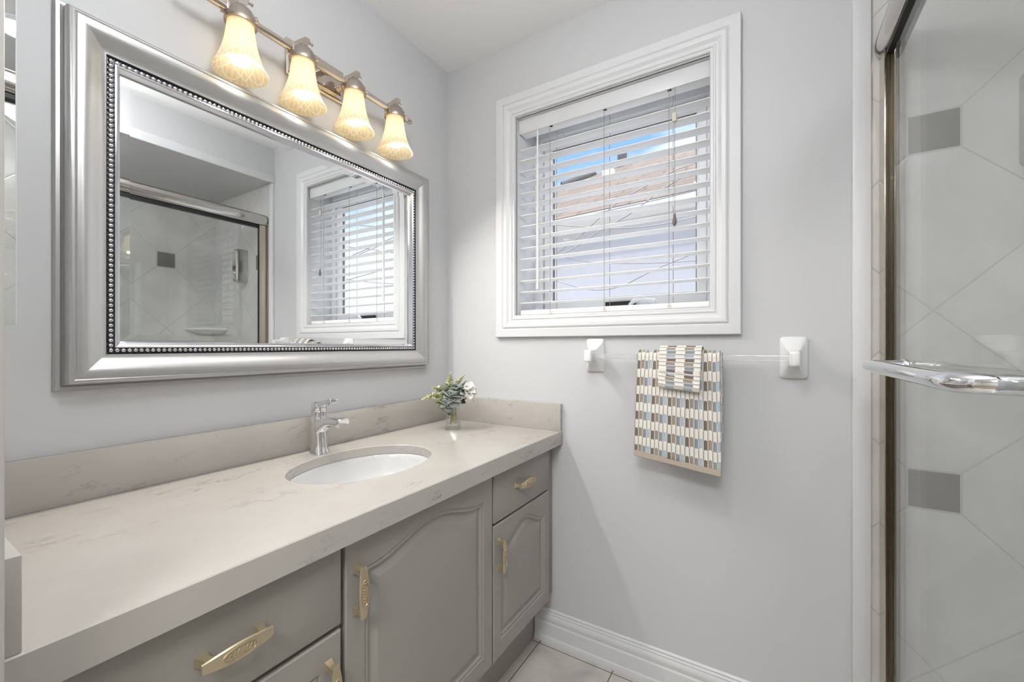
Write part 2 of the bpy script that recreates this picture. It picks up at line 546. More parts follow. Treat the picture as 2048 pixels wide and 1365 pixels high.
# shower alcove: dropped header, soffit and tiled sides
SOF = 2.225
struct('wall_right', MB().box(XR, XR + 0.11, YF, D, SOF, ZC), M['wall'])
struct('ceiling_shower', MB().box(XR + 0.11, XS, YF, D, SOF, SOF + 0.05), M['wall'])
struct('wall_shower_back', MB().box(1.504, XS, D - 0.004, D + 0.1, 0, SOF), M['tile_b'])
struct('wall_shower_right', MB().box(XS, XS + 0.1, YF, D + 0.1, 0, ZC), M['tile_r'])
struct('floor_shower', MB().box(1.58, XS, YF, D - 0.004, 0, 0.06), M['ceramic'])
struct('trim_1', MB().box(1.464, 1.505, D - 0.016, D, 0.13, SOF - 0.0), M['trim'], bevel=0.004)
struct('trim_2', MB().box(XR - 0.012, XR, YF, D - 0.0, SOF - 0.008, SOF + 0.042), M['trim'], bevel=0.004)
struct('trim_3', MB().box(XR + 0.0, 1.59, YF, D - 0.004, 0, 0.11), M['ceramic'], bevel=0.006)
# doorway casing behind the camera edge
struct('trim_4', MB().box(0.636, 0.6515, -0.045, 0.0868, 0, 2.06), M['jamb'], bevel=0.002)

# baseboard along the window wall
def base_prof():
    return [(0.0, 0.0), (0.0155, 0.0), (0.0155, 0.018), (0.0135, 0.024), (0.0115, 0.026), (0.0115, 0.074), (0.0085, 0.080), (0.0095, 0.086), (0.0115, 0.094), (0.0105, 0.102), (0.006, 0.110), (0.0085, 0.114), (0.005, 0.120), (0.0065, 0.126), (0.003, 0.131), (0.0, 0.131)]
mb = MB()
mb.loft([[(x, D - o, z) for o, z in base_prof()] for x in (0.462, 1.464)])
struct('baseboard_back', mb, M['trim'], smooth=25)

# hall behind the doorway
mb = MB()
mb.box(-0.6, 2.4, -2.6, -2.5, 0, ZC)
mb.box(-0.7, -0.6, -2.6, -0.03, 0, ZC)
mb.box(2.4, 2.5, -2.6, -0.03, 0, ZC)
mb.box(-0.7, -0.1, -0.13, -0.03, 0, ZC)
struct('wall_hall', mb, M['hall'], merge=False)
struct('floor_hall', MB().box(-0.7, 2.5, -2.6, -0.04, -0.08, 0), M['carpet'])
struct('ceiling_hall', MB().box(-0.7, 2.5, -2.6, -0.03, ZC, ZC + 0.08), M['ceil'])

def flush_fill_lamp(loc, r, label, mat):
    t = thing('hall_fill_lamp', label, 'added fill light', loc)
    mb = MB(); mb.lathe([(0.001, 0.0), (r + 0.02, 0.0), (r + 0.02, -0.012), (r, -0.02), (r, -0.012), (0.001, -0.012)], loc, 40)
    build('trim_ring', mb, M['nickel'], t)
    mb = MB(); mb.lathe([(r - 0.002, -0.013), (r * 0.98, -0.03), (r * 0.8, -0.055), (r * 0.4, -0.07), (0.001, -0.074)], loc, 40)
    build('diffuser', mb, mat, t)
t = thing('fill_globe', 'unseen globe lamp added under the bathroom ceiling to brighten the room', 'added fill light', (0.95, 0.44, ZC))  # made-up globe, out of view, lifts the ceiling and upper walls
mb = MB(); mb.lathe([(0.0001, 0.0), (0.07, 0.0), (0.07, -0.012), (0.02, -0.03), (0.012, -0.035), (0.012, -0.12), (0.045, -0.13), (0.045, -0.15), (0.0001, -0.15)], (0.95, 0.44, ZC), 32)
build('canopy', mb, M['nickel'], t)
mb = MB(); mb.sphere((0.95, 0.44, ZC - 0.245), 0.11, 32, 20)
build('globe', mb, M['fill_bath'], t)
flush_fill_lamp((1.36, -1.05, ZC), 0.38, 'unseen flush lamp added in the hall to send fill light through the doorway', M['fill_hall'])  # invented lamp, out of view, fills the room through the doorway
t = thing('shower_fill_lamp', 'unseen recessed lamp added in the lowered shower ceiling to brighten the shower', 'added fill light', (1.66, 0.33, SOF))  # made-up lamp, out of view, lights the dark shower
mb = MB(); mb.lathe([(0.058, 0.0), (0.078, 0.0), (0.078, -0.004), (0.058, -0.008), (0.056, -0.002)], (1.66, 0.33, SOF), 32)
build('trim_ring', mb, M['trim'], t)
mb = MB(); mb.lathe([(0.0561, -0.003), (0.03, -0.006), (0.0001, -0.007)], (1.66, 0.33, SOF), 32)
build('lens', mb, M['fill_shower'], t)

# ------------------------------------------------------------------ window
win = bpy.data.objects.new('window_1', None); C.objects.link(win)
WL[win] = Vector(((WX0 + WX1) / 2, D, WZ0)); win.location = WL[win]; win['kind'] = 'structure'
mb = MB()
prof = [(0.0, 0.0), (0.0, 0.017), (0.002, 0.019), (0.030, 0.021), (0.034, 0.017), (0.037, 0.021), (0.041, 0.023), (0.052, 0.021), (0.062, 0.014), (0.068, 0.0125), (0.071, 0.015), (0.074, 0.015), (0.077, 0.011), (0.083, 0.011), (0.086, 0.008), (0.086, -0.002)]
mb.frame(0.278, 1.193, 1.212, 2.216, [(i * 1.035, o) for i, o in prof], lambda a, b, o: (a, D - o, b))
build('casing', mb, M['trim'], win, smooth=20)
mb = MB()
jp = [(0.0, 0.0), (0.0, 0.18), (-0.012, 0.18), (-0.012, 0.0)]
mb.frame(WX0 + 0.004, WX1 - 0.004, WZ0 + 0.004, WZ1 - 0.004, [(0.0, 0.0), (0.0, 0.165)], lambda a, b, o: (a, D + 0.002 + o, b))
build('jamb_lining', mb, M['trim'], win, smooth=20, recalc=False)
mb = MB()
X0, X1, Z0, Z1 = WX0 + 0.004, WX1 - 0.004, WZ0 + 0.004, WZ1 - 0.004
mb.frame(X0, X1, Z0, Z1, [(0.0, 0.0), (0.0, 0.055), (0.028, 0.055), (0.030, 0.050), (0.034, 0.050), (0.034, 0.0), (0.0, 0.0)], lambda a, b, o: (a, D + 0.215 - o, b))
build('window_frame', mb, M['vinyl'], win, smooth=20)
mb = MB()
mb.frame(X0 + 0.036, X1 - 0.036, Z0 + 0.036, Z1 - 0.036, [(0.0, 0.0), (0.0, 0.036), (0.004, 0.040), (0.028, 0.040), (0.030, 0.032), (0.037, 0.028), (0.037, 0.0), (0.0, 0.0)], lambda a, b, o: (a, D + 0.215 - o, b))
build('sash', mb, M['vinyl'], win, smooth=20)
mb = MB()
mb.frame(X0 + 0.073, X1 - 0.073, Z0 + 0.073, Z1 - 0.073, [(0.0, 0.0), (0.0, 0.012), (0.004, 0.012), (0.004, 0.0), (0, 0)], lambda a, b, o: (a, D + 0.205 - o, b))
build('glazing_seal', mb, M['seal'], win)
build('glass_pane', MB().box(X0 + 0.074, X1 - 0.074, D + 0.196, D + 0.200, Z0 + 0.074, Z1 - 0.074), M['pane'], win)
# casement crank on the lower frame
mb = MB()
mb.box(0.70, 0.82, D + 0.150, D + 0.166, Z0 + 0.032, Z0 + 0.052)
cr = build('crank_plate', mb, M['dark'], win)
mb = MB()
yb = D + 0.142
mb.tube([(0.800, yb, 1.336), (0.822, yb - 0.004, 1.352), (0.846, yb - 0.008, 1.357), (0.872, yb - 0.010, 1.350), (0.900, yb - 0.010, 1.345), (0.905, yb - 0.010, 1.348)], [0.006, 0.011, 0.012, 0.009, 0.011, 0.006], 12, flat=0.85)
build('crank_handle', mb, M['vinyl'], win)

# ------------------------------------------------------------------ blind
bl = thing('window_blind', 'white horizontal slat blind hanging inside the window recess', 'blind', (0.735, 1.54, 1.31))
BX0, BX1, BY = 0.377, 1.101, 1.541
build('valance', MB().box(0.3735, 1.1085, 1.512, 1.5155, 2.061, 2.1182), M['trim'], bl, bevel=0.001)
build('head_rail', MB().box(0.376, 1.107, 1.516, 1.566, 2.063, 2.1182), M['slat'], bl, bevel=0.003)
def slat_mb(z):
    mb = MB()
    pr = []
    for i in range(9):
        t = -1 + 2 * i / 8
        pr.append((BY + 0.025 * t, z + 0.0016 * (1 - t * t) - 0.0006 * t))
    loop = pr + [(y, zz - 0.0026) for y, zz in reversed(pr)]
    mb.loft([[(x, y, zz) for y, zz in loop] for x in (BX0, BX1)])
    return mb
first = build('slat', slat_mb(1.996), M['slat'], bl, smooth=50)
for k in range(1, 15):
    c = first.copy()
    C.objects.link(c)
    c.location = first.location + Vector((random.uniform(-0.0015, 0.0015), 0, -0.04575 * k))
    c.rotation_euler = (random.uniform(-0.015, 0.015), random.uniform(-0.0012, 0.0012), 0)
build('bottom_rail', MB().box(BX0, BX1, BY - 0.025, BY + 0.025, 1.304, 1.324), M['slat'], bl, bevel=0.004)
for x in (0.5175, 0.7417, 0.973):
    for yy, dx in ((BY - 0.027, 0.0), (BY + 0.027, 0.004)):
        mb = MB()
        mb.tube([(x + dx, yy, 2.064), (x + dx, yy, 1.7), (x + dx, yy, 1.312)], 0.0011, 6)
        build('ladder_cord', mb, M['cord'], bl)
    build('cord_guide', MB().box(x - 0.006, x + 0.006, BY - 0.023, BY - 0.013, 2.0610, 2.0635), M['dark'], bl, bevel=0.0008)
    build('cord_clip', MB().box(x - 0.006, x + 0.008, BY - 0.0275, BY - 0.0252, 1.305, 1.317), M['ivory'], bl, bevel=0.0008)
mb = MB()
mb.tube([(0.462, 1.511, 2.055), (0.463, 1.508, 1.9), (0.464, 1.507, 1.43), (0.464, 1.507, 1.408)], [0.0032, 0.0042, 0.0042, 0.005], 8)
build('tilt_wand', mb, M['slat'], bl)
mb = MB()
mb.tube([(0.9935, 1.5105, 2.062), (0.993, 1.5095, 2.0), (0.992, 1.509, 1.83), (0.993, 1.509, 1.622)], 0.0010, 6)
lc = build('lift_cord', mb, M['cord'], bl)
mb = MB(); mb.lathe([(0.001, 0.028), (0.004, 0.027), (0.0042, 0.018), (0.0075, 0.003), (0.007, -0.006), (0.003, -0.013), (0.001, -0.014)], (0.993, 1.5035, 1.598), 14)
build('tassel', mb, M['tassel'], lc)
build('cord_stop', MB().box(0.985, 1.000, 1.500, 1.515, 1.940, 1.970), M['ivory'], lc, bevel=0.003)

# ------------------------------------------------------------------ house opposite
hl = thing('neighbour_house', 'pale house with a brown shingle roof seen through the window', 'house', (-1.0, 5.6, 0))
hr = Matrix.Rotation(math.radians(-6), 4, 'Z')
hc = Vector((-1.0, 5.06, 0))
def H(x, y, z):
    return tuple(hc + hr @ Vector((x, y, 0)) + Vector((0, 0, z)))
mb = MB()
a, b_ = [H(x, y, -3.0) for x, y in ((-3.4, 0.35), (3.2, 0.35), (3.2, 6.0), (-3.4, 6.0))], [H(x, y, 2.8) for x, y in ((-3.4, 0.35), (3.2, 0.35), (3.2, 6.0), (-3.4, 6.0))]
mb.loft([a, b_])
build('outer_wall', mb, M['stucco'], hl)
mb = MB()
mb.loft([[H(x, y, 2.79) for x, y in ((-3.7, 0), (3.5, 0), (3.5, 6.3), (-3.7, 6.3))], [H(x, y, 2.86) for x, y in ((-3.7, 0), (3.5, 0), (3.5, 6.3), (-3.7, 6.3))]])
build('fascia', mb, M['fascia'], hl)
mb = MB()
L = mb.bm.loops.layers.uv.verify()
E = [Vector(H(-3.71, -0.008, 2.862)), Vector(H(3.51, -0.008, 2.862)), Vector(H(3.51, 6.31, 2.862)), Vector(H(-3.71, 6.31, 2.862))]
R_ = [Vector(H(-0.55, 3.15, 4.80)), Vector(H(0.9, 3.15, 4.80))]
for f in ([E[0], E[1], R_[1], R_[0]], [E[1], E[2], R_[1]], [E[2], E[3], R_[0], R_[1]], [E[3], E[0], R_[0]]):
    fc = mb.poly(f)
    ex = (f[1] - f[0]).normalized()
    nn = fc.normal if fc.normal.length else Vector((0, 0, 1))
    fc.normal_update()
    ey = fc.normal.cross(ex).normalized()
    for l, q in zip(fc.loops, f):
        l[L].uv = ((q - f[0]).dot(ex), (q - f[0]).dot(ey))
build('roof', mb, M['shingle'], hl, smooth=0, recalc=False)
mb = MB()
p0 = Vector(H(-1.35, 2.55, 4.62))
mb.tube([H(-1.45, 2.35, 4.30), H(-0.95, 2.75, 4.55)], 0.11, 12)
build('ridge_vent', mb, M['vent'], hl)
mb = MB()
c0 = H(-0.45, 2.9, 4.70)
mb.box(c0[0] - 0.07, c0[0] + 0.07, c0[1] - 0.07, c0[1] + 0.07, 4.5, 4.93)
build('roof_stack', mb, M['vent'], hl)
mb = MB()
c0 = H(-0.32, 2.0, 4.10)
mb.lathe([(0.11, -0.12), (0.11, 0.08), (0.11, 0.12), (0.04, 0.14), (0.001, 0.14)], c0, 14)
build('roof_cap', mb, M['fascia'], hl)

# slack service cables between the houses
wires = [
    [(-2.6, 3.9, 2.46), (-0.97, 3.6, 2.30), (-0.1, 3.4, 2.29), (1.6, 3.2, 2.36), (4.5, 3.2, 2.9)],
    [(-2.8, 4.0, 2.7), (-0.8, 3.7, 2.14), (0.1, 3.6, 1.90), (1.4, 3.6, 1.86), (3.2, 3.4, 2.0), (5.2, 3.2, 2.6)],
    [(-2.6, 4.1, 1.9), (-0.85, 3.8, 2.02), (-0.3, 3.6, 2.13), (0.35, 3.4, 2.42), (1.3, 3.3, 2.5), (4.2, 3.2, 2.0)],
    [(-2.4, 3.4, 2.6), (-0.5, 3.3, 2.26), (0.4, 3.3, 2.10), (1.6, 3.3, 2.12), (4.6, 3.1, 1.75)],
    [(-2.4, 3.0, 1.75), (-0.4, 3.0, 1.84), (0.35, 2.9, 2.05), (1.2, 2.9, 2.32), (3.6, 3.0, 2.0), (5.0, 3.0, 1.8)],
    [(-2.4, 3.5, 2.2), (-0.6, 3.3, 1.82), (0.15, 3.2, 1.62), (0.8, 3.1, 1.80), (2.6, 3.0, 2.25), (4.6, 3.0, 2.5)],
]
def catmull(pts, n=10):
    P = [Vector(p) for p in pts]
    P = [2 * P[0] - P[1]] + P + [2 * P[-1] - P[-2]]
    out = []
    for i in range(1, len(P) - 2):
        for k in range(n):
            t = k / n
            a, b, c, d = P[i - 1:i + 3]
            out.append(0.5 * ((2 * b) + (c - a) * t + (2 * a - 5 * b + 4 * c - d) * t * t + (3 * b - a - 3 * c + d) * t ** 3))
    out.append(P[-2])
    return out
wl_lab = 'thin grey slack cable crossing the pale house wall outside the window'
for q in wires:
    mb = MB(); mb.tube(catmull(q, 8), 0.005, 6)
    tag(build('service_cable', mb, M['wire'], smooth=60), wl_lab, 'cable', 'slack cables outside the window')

# ------------------------------------------------------------------ framed mirror
mi = thing('framed_mirror', 'large silver framed wall mirror with beaded inner edge above the vanity', 'mirror', (0.0, 0.7925, 1.082))
MY0, MY1, MZ0, MZ1 = 0.241, 1.344, 1.080, 1.896
fn = lambda a, b, o: (o, a, b)
mb = MB()
prof = [(0.0, 0.001), (0.0, 0.008), (0.003, 0.012), (0.009, 0.0125), (0.011, 0.010), (0.0135, 0.014), (0.0145, 0.034), (0.017, 0.0405), (0.020, 0.0425), (0.024, 0.0435), (0.026, 0.0425), (0.028, 0.0445), (0.033, 0.0455),
        (0.039, 0.045), (0.046, 0.0425), (0.053, 0.0385), (0.060, 0.033), (0.067, 0.0285), (0.073, 0.026), (0.077, 0.0255), (0.078, 0.018)]
mb.frame(MY0, MY1, MZ0, MZ1, prof, fn)
build('moulding', mb, M['frame'], mi, smooth=25)
mb = MB()
mb.frame(MY0, MY1, MZ0, MZ1, [(0.0785, 0.0235), (0.080, 0.0185), (0.0915, 0.0185), (0.092, 0.022)], fn)
build('bead_groove', mb, M['bead_bed'], mi, smooth=20)
mb = MB()
mb.frame(MY0, MY1, MZ0, MZ1, [(0.0915, 0.018), (0.092, 0.0245), (0.0945, 0.0255), (0.097, 0.0235), (0.103, 0.0135), (0.104, 0.004)], fn)
build('inner_lip', mb, M['lip'], mi, smooth=15)
mb = MB()
ins = 0.0858
ya, yb_, za, zb = MY0 + ins, MY1 - ins, MZ0 + ins, MZ1 - ins
ny, nz = 88, 59
def dome(mb, y, z, along):
    n = 8
    ring = []
    prof = [(1.0, 0.0), (0.93, 0.42), (0.62, 0.86), (0.3, 0.98)]
    vs = []
    for q, h in prof:
        ry, rz = (0.0052, 0.0062) if along == 0 else (0.0062, 0.0052)
        vs.append([mb.bm.verts.new((0.0185 + 0.0056 * h, y + ry * q * math.cos(2 * PI * i / n), z + rz * q * math.sin(2 * PI * i / n))) for i in range(n)])
    for a, b in zip(vs, vs[1:]):
        for i in range(n):
            mb.face([a[i], a[(i + 1) % n], b[(i + 1) % n], b[i]])
    mb.face(vs[-1])
for i in range(ny):
    y = ya + (yb_ - ya) * i / (ny - 1)
    dome(mb, y, za, 0); dome(mb, y, zb, 0)
for i in range(1, nz - 1):
    z = za + (zb - za) * i / (nz - 1)
    dome(mb, ya, z, 1); dome(mb, yb_, z, 1)
build('bead_row', mb, M['bead'], mi, smooth=50, merge=False)
mb = MB()
mb.frame(MY0, MY1, MZ0, MZ1, [(0.102, 0.0081), (0.122, 0.0085)], fn)
mb.poly([fn(MY0 + 0.122, MZ0 + 0.122, 0.0085), fn(MY1 - 0.122, MZ0 + 0.122, 0.0085), fn(MY1 - 0.122, MZ1 - 0.122, 0.0085), fn(MY0 + 0.122, MZ1 - 0.122, 0.0085)])
build('bevelled_glass', mb, M['mirror'], mi, smooth=0)

# medicine cabinet on the door wall, seen edge on at the far left
mc = thing('medicine_cabinet', 'slim mirrored medicine cabinet edge at the far left of the vanity', 'cabinet', (0.24, YF, 1.204))
build('cabinet_box', MB().box(0.085, 0.404, YF, 0.1255, 1.206, 2.15), M['trim'], mc, bevel=0.001)
build('mirror_side', MB().box(0.4041, 0.408, YF, 0.1300, 1.204, 2.152), M['mirror'], mc)
build('mirror_door', MB().box(0.083, 0.4039, 0.1260, 0.1300, 1.204, 2.152), M['mirror'], mc)
build('edge_strip', MB().box(0.4041, 0.4085, 0.1301, 0.1312, 1.204, 2.152), M['trim'], mc)

# ------------------------------------------------------------------ vanity light
LX, LZ = 0.08, 2.045
vl = thing('vanity_light', 'polished nickel vanity light bar with four cream glass shades above the mirror', 'wall light', (0.0, 0.83, 2.065))
mb = MB()
mb.frame(0.730, 0.932, 2.010, 2.122, [(0.0, 0.001), (0.0, 0.010), (0.004, 0.013), (0.010, 0.013), (0.016, 0.022), (0.024, 0.024)], fn)
mb.poly([fn(0.754, 2.034, 0.024), fn(0.908, 2.034, 0.024), fn(0.908, 2.098, 0.024), fn(0.754, 2.098, 0.024)])
build('back_plate', mb, M['nickel'], vl, smooth=20)
for yk in (0.762, 0.900):
    mb = MB(); mb.lathe([(0.001, 0.0), (0.011, 0.0), (0.010, 0.006), (0.006, 0.010), (0.007, 0.014), (0.004, 0.019), (0.001, 0.020)], (0.024, yk, 2.045), 16, 'x')
    build('screw_knob', mb, M['nickel'], vl)
mb = MB(); mb.tube([(0.024, 0.831, 2.062), (0.05, 0.831, 2.060), (LX, 0.831, LZ)], 0.011, 14)
build('arm', mb, M['nickel'], vl)
mb = MB(); mb.tube([(LX, 0.478, LZ), (LX, 1.152, LZ)], 0.011, 18)
build('bar', mb, M['nickel'], vl)
for yk, s in ((0.478, -1), (1.152, 1)):
    mb = MB(); mb.lathe([(0.001, 0.0), (0.011, 0.0), (0.011, s * 0.004), (0.006, s * 0.008), (0.006, s * 0.012), (0.0105, s * 0.018), (0.011, s * 0.023), (0.008, s * 0.030), (0.001, s * 0.033)], (LX, yk, LZ), 16, 'y')
    build('end_finial', mb, M['nickel'], vl)
SH = [(0.0305, 2.030), (0.0315, 2.018), (0.0335, 2.001), (0.0360, 1.982), (0.0395, 1.963), (0.0440, 1.946), (0.0500, 1.929), (0.0565, 1.913), (0.0620, 1.903), (0.0645, 1.899), (0.0652, 1.896)]
for yk in (0.567, 0.740, 0.921, 1.101):
    base = (LX, yk, 0.0)
    mb = MB()
    mb.lathe([(0.0375, 2.022), (0.0385, 2.028), (0.0370, 2.034), (0.0340, 2.046), (0.0280, 2.058), (0.0200, 2.066), (0.013, 2.070), (0.0001, 2.071)], base, 28)
    mb.lathe([(0.0375, 2.022), (0.030, 2.024), (0.0001, 2.030)], base, 28)
    cup = build('socket_cup', mb, M['nickel_satin'], vl)
    for s in (-1, 1):
        loop = [(0.012, 0.0125), (0.012, -0.0125), (-0.012, -0.0125), (-0.012, 0.0125)]
        mb = MB()
        mb.loft([[(LX + p, yk + s * 0.031, LZ + 0.004 + q) for p, q in loop], [(LX + p, yk + s * 0.038, LZ + 0.004 + q) for p, q in loop]])
        build('clamp_plate', mb, M['nickel'], cup, smooth=30, bevel=0.001)
    mb = MB()
    mb.tube([(LX, yk - 0.030, 2.050), (LX + 0.003, yk - 0.010, 2.072), (LX + 0.006, yk + 0.012, 2.094)], 0.011, 4)
    build('clamp_lug', mb, M['nickel'], cup, smooth=30)
    mb = MB(); mb.lathe([(0.0001, -0.012), (0.003, -0.012), (0.003, 0.0), (0.0048, 0.002), (0.0048, 0.006), (0.0001, 0.008)], (LX + 0.008, yk + 0.020, 2.088), 10, 'y')
    build('thumb_screw', mb, M['nickel'], cup)
    for a in (0.5, 2.6, 4.7):
        x, y = LX + 0.038 * math.cos(a), yk + 0.038 * math.sin(a)
        ca, sa = math.cos(a), math.sin(a)
        mb = MB()
        mb.tube([(x - 0.003 * ca, y - 0.003 * sa, 2.0275), (x + 0.005 * ca, y + 0.005 * sa, 2.0275), (x + 0.0055 * ca, y + 0.0055 * sa, 2.0275), (x + 0.010 * ca, y + 0.010 * sa, 2.0275)], [0.0026, 0.0026, 0.0042, 0.0038], 8)
        build('thumb_screw', mb, M['nickel'], cup)
    mb = MB()
    outer = SH
    mb.lathe(outer, base, 56, uv=True)
    build('glass_shade', mb, M['shade'], vl, smooth=60, recalc=False)
    mb = MB()
    mb.lathe([(0.012, 2.02), (0.0125, 2.003), (0.017, 1.990), (0.0225, 1.976), (0.0275, 1.958), (0.0300, 1.942), (0.0285, 1.930), (0.0225, 1.922), (0.012, 1.918), (0.0001, 1.917)], base, 24)
    build('bulb', mb, M['bulb'], vl)
    ld = bpy.data.lights.new('bulb_light', 'SPOT')
    ld.energy = SPOT
    ld.color = (1.0, 0.965, 0.915)
    ld.spot_size = math.radians(136)
    ld.spot_blend = 0.6
    ld.shadow_soft_size = 0.022
    lo_ = bpy.data.objects.new('bulb_light', ld)
    C.objects.link(lo_)
    lo_.rotation_euler = (0, math.radians(-27), 0)
    lo_.parent = vl
    lo_.location = Vector((LX, yk, 1.912)) - WL[vl]

# ------------------------------------------------------------------ vanity cabinets
FX = 0.535          # carcass face
DX = 0.555          # door face
def slab(mb, y0, y1, z0, z1, x0=FX + 0.001, x1=DX):
    mb.box(x0, x1, y0, y1, z0, z1)

def door_mesh(y0, y1, z0, z1, stile=0.045, rail=0.05, side=0.058, peak=0.027):
    """Slab with a raised cathedral panel, built as nested loops."""
    mb = MB()
    a0, a1 = y0 + stile, y1 - stile
    b0 = z0 + rail
    N = 28
    def top(t):      # t 0..1 across
        s_ = min(t, 1 - t) * 2
        if s_ < 0.10:
            k = 0.0
        else:
            q = (s_ - 0.10) / 0.90
            k = q * q * (3 - 2 * q)
            k = k ** 0.9
        return z1 - side - (0.0) + (side - peak) * k
    outline, outer = [], []
    nb, nsd = 14, 14
    for i in range(nb):
        t = i / nb; outline.append((a0 + (a1 - a0) * t, b0)); outer.append((y0 + (y1 - y0) * t, z0))
    for i in range(nsd):
        t = i / nsd; outline.append((a1, b0 + (top(1) - b0) * t)); outer.append((y1, z0 + (z1 - z0) * t))
    for i in range(N):
        t = 1 - i / N; outline.append((a0 + (a1 - a0) * t, top(t))); outer.append((y0 + (y1 - y0) * t, z1))
    for i in range(nsd):
        t = 1 - i / nsd; outline.append((a0, b0 + (top(0) - b0) * t)); outer.append((y0, z0 + (z1 - z0) * t))
    n = len(outline)
    def offset(d):
        res = []
        def tp(t):
            h = 1e-3
            sl = (top(min(1, t + h)) - top(max(0, t - h))) / ((a1 - a0) * (min(1, t + h) - max(0, t - h)))
            return top(t) - d * math.sqrt(1 + sl * sl)
        A0, A1, B0 = a0 + d, a1 - d, b0 + d
        for i in range(nb):
            res.append((A0 + (A1 - A0) * i / nb, B0))
        for i in range(nsd):
            res.append((A1, B0 + (tp(1) - B0) * i / nsd))
        for i in range(N):
            t = 1 - i / N
            res.append((A0 + (A1 - A0) * t, tp(t)))
        for i in range(nsd):
            t = 1 - i / nsd
            res.append((A0, B0 + (tp(0) - B0) * t))
        return res
    e = 0.0025
    rings = [[(FX + 0.001, y, z) for y, z in outer], [(DX - e, y, z) for y, z in outer]]
    cy, cz = (y0 + y1) / 2, (z0 + z1) / 2
    def shrink(p, d):
        return (p[0] + (d if p[0] < y0 + 1e-6 else -d if p[0] > y1 - 1e-6 else 0), p[1] + (d if p[1] < z0 + 1e-6 else -d if p[1] > z1 - 1e-6 else 0))
    rings.append([(DX, *shrink(p, e)) for p in outer])
    for d, h in ((0.0, 0.0), (0.002, -0.003), (0.006, -0.0035), (0.008, -0.002), (0.0105, -0.0025), (0.013, -0.0075), (0.018, -0.0085), (0.026, -0.006), (0.036, -0.002), (0.040, -0.0015)):
        rings.append([(DX + h, y, z) for y, z in offset(d)])
    last = rings[-1]
    my = (y0 + y1) / 2
    mz = (z0 + z1) / 2 - 0.02
    rings.append([(DX - 0.0015, my + (p[1] - my) * 0.05, mz + (p[2] - mz) * 0.05) for p in last])
    mb.loft(rings, cap=True)
    return mb

def handle_mesh(cy, cz, L, vertical, W=0.020):
    """Boat-shaped pull on two flared feet with an oval leaf medallion."""
    mb = MB()
    x0 = DX
    xo = 0.026
    def P(l, w_, x):
        return (x0 + x, cy + w_, cz + l) if vertical else (x0 + x, cy + l, cz + w_)
    rings = []
    ns = 18
    for i in range(ns + 1):
        t = -1 + 2 * i / ns
        hw = W / 2 * (1 - 0.45 * abs(t) ** 1.7)
        bow = 0.0035 * (1 - t * t)
        th = 0.0055
        l = t * L / 2
        x1 = xo + bow
        rings.append([P(l, -hw, x1 - th * 0.4), P(l, -hw * 0.86, x1), P(l, 0, x1 + 0.0006), P(l, hw * 0.86, x1), P(l, hw, x1 - th * 0.4), P(l, hw * 0.8, x1 - th), P(l, -hw * 0.8, x1 - th)])
    mb.loft(rings)
    for s in (-1, 1):
        f = []
        for k in range(7):
            t = k / 6
            sz = 0.009 - 0.0035 * math.sin(PI * t)
            wz = 0.0075 - 0.0015 * math.sin(PI * t)
            c = s * (L * 0.36 + 0.005 * (1 - t))
            f.append([P(c - sz, -wz, 0.0 + t * xo), P(c + sz, -wz, t * xo), P(c + sz, wz, t * xo), P(c - sz, wz, t * xo)])
        mb.loft(f)
    # medallion: raised rim and veined leaf relief
    ax, aw = L * 0.24, W * 0.34
    def ell(k, x):
        return [P(ax * k * math.cos(2 * PI * i / 28), aw * k * math.sin(2 * PI * i / 28), xo + 0.0035 * (1 - (2 * ax * k * math.cos(2 * PI * i / 28) / L) ** 2) + x) for i in range(28)]
    mb.loft([ell(1.10, -0.001), ell(1.07, 0.0020), ell(0.98, 0.0020), ell(0.93, 0.0003), ell(0.5, 0.0008), ell(0.05, 0.0010)])
    for j in range(-3, 4):
        c = j * ax * 0.24
        for s in (-1, 1):
            wv = aw * 0.78 * math.sqrt(max(0.05, 1 - (c / ax) ** 2))
            mb.tube([P(c, 0, xo + 0.0048), P(c + ax * 0.12, s * wv * 0.55, xo + 0.0047), P(c + ax * 0.16, s * wv * 0.9, xo + 0.0040)], [0.0010, 0.0014, 0.0005], 6)
    mb.tube([P(-ax * 0.85, 0, xo + 0.0040), P(0, 0, xo + 0.0050), P(ax * 0.85, 0, xo + 0.0040)], [0.0005, 0.0010, 0.0005], 6)
    return mb

def cabinet(y0, y1, label):
    t = thing('vanity_cabinet', label, 'cabinet', ((FX) / 2, (y0 + y1) / 2, 0.0), 'grey vanity base cabinets')
    mb = MB()
    zt = 0.790
    def rc(i, z):
        return [(0.003 + i, y0 + i, z), (FX - i, y0 + i, z), (FX - i, y1 - i, z), (0.003 + i, y1 - i, z)]
    mb.loft([rc(0, 0.20), rc(0, zt), rc(0.016, zt), rc(0.016, 0.216)])
    build('carcass', mb, M['cab'], t, bevel=0.001)
    build('toe_kick', MB().box(0.44, 0.459, y0, y1, 0.0, 0.199), M['cab'], t)
    return t
ZG = 0.6295
Lc = cabinet(0.106, 0.528, 'grey vanity cabinet under the left end of the counter, wide drawer over a door')
dr = build('drawer_front', (lambda mb: (mb.box(FX + 0.001, DX, 0.112, 0.523, ZG + 0.003, 0.786), mb)[1])(MB()), M['cab'], Lc, bevel=0.003)
build('handle', handle_mesh(0.327, 0.713, 0.101, False, 0.028), M['gold'], dr, smooth=35)
dd = build('door', door_mesh(0.112, 0.523, 0.210, ZG - 0.007), M['cab'], Lc, smooth=12)
build('handle', handle_mesh(0.494, 0.530, 0.100, True, 0.023), M['gold'], dd, smooth=35)
Mc = cabinet(0.529, 1.0505, 'grey vanity cabinet below the sink with one wide arched panel door')
dd = build('door', door_mesh(0.533, 1.0475, 0.210, 0.786, peak=0.030, side=0.068), M['cab'], Mc, smooth=12)
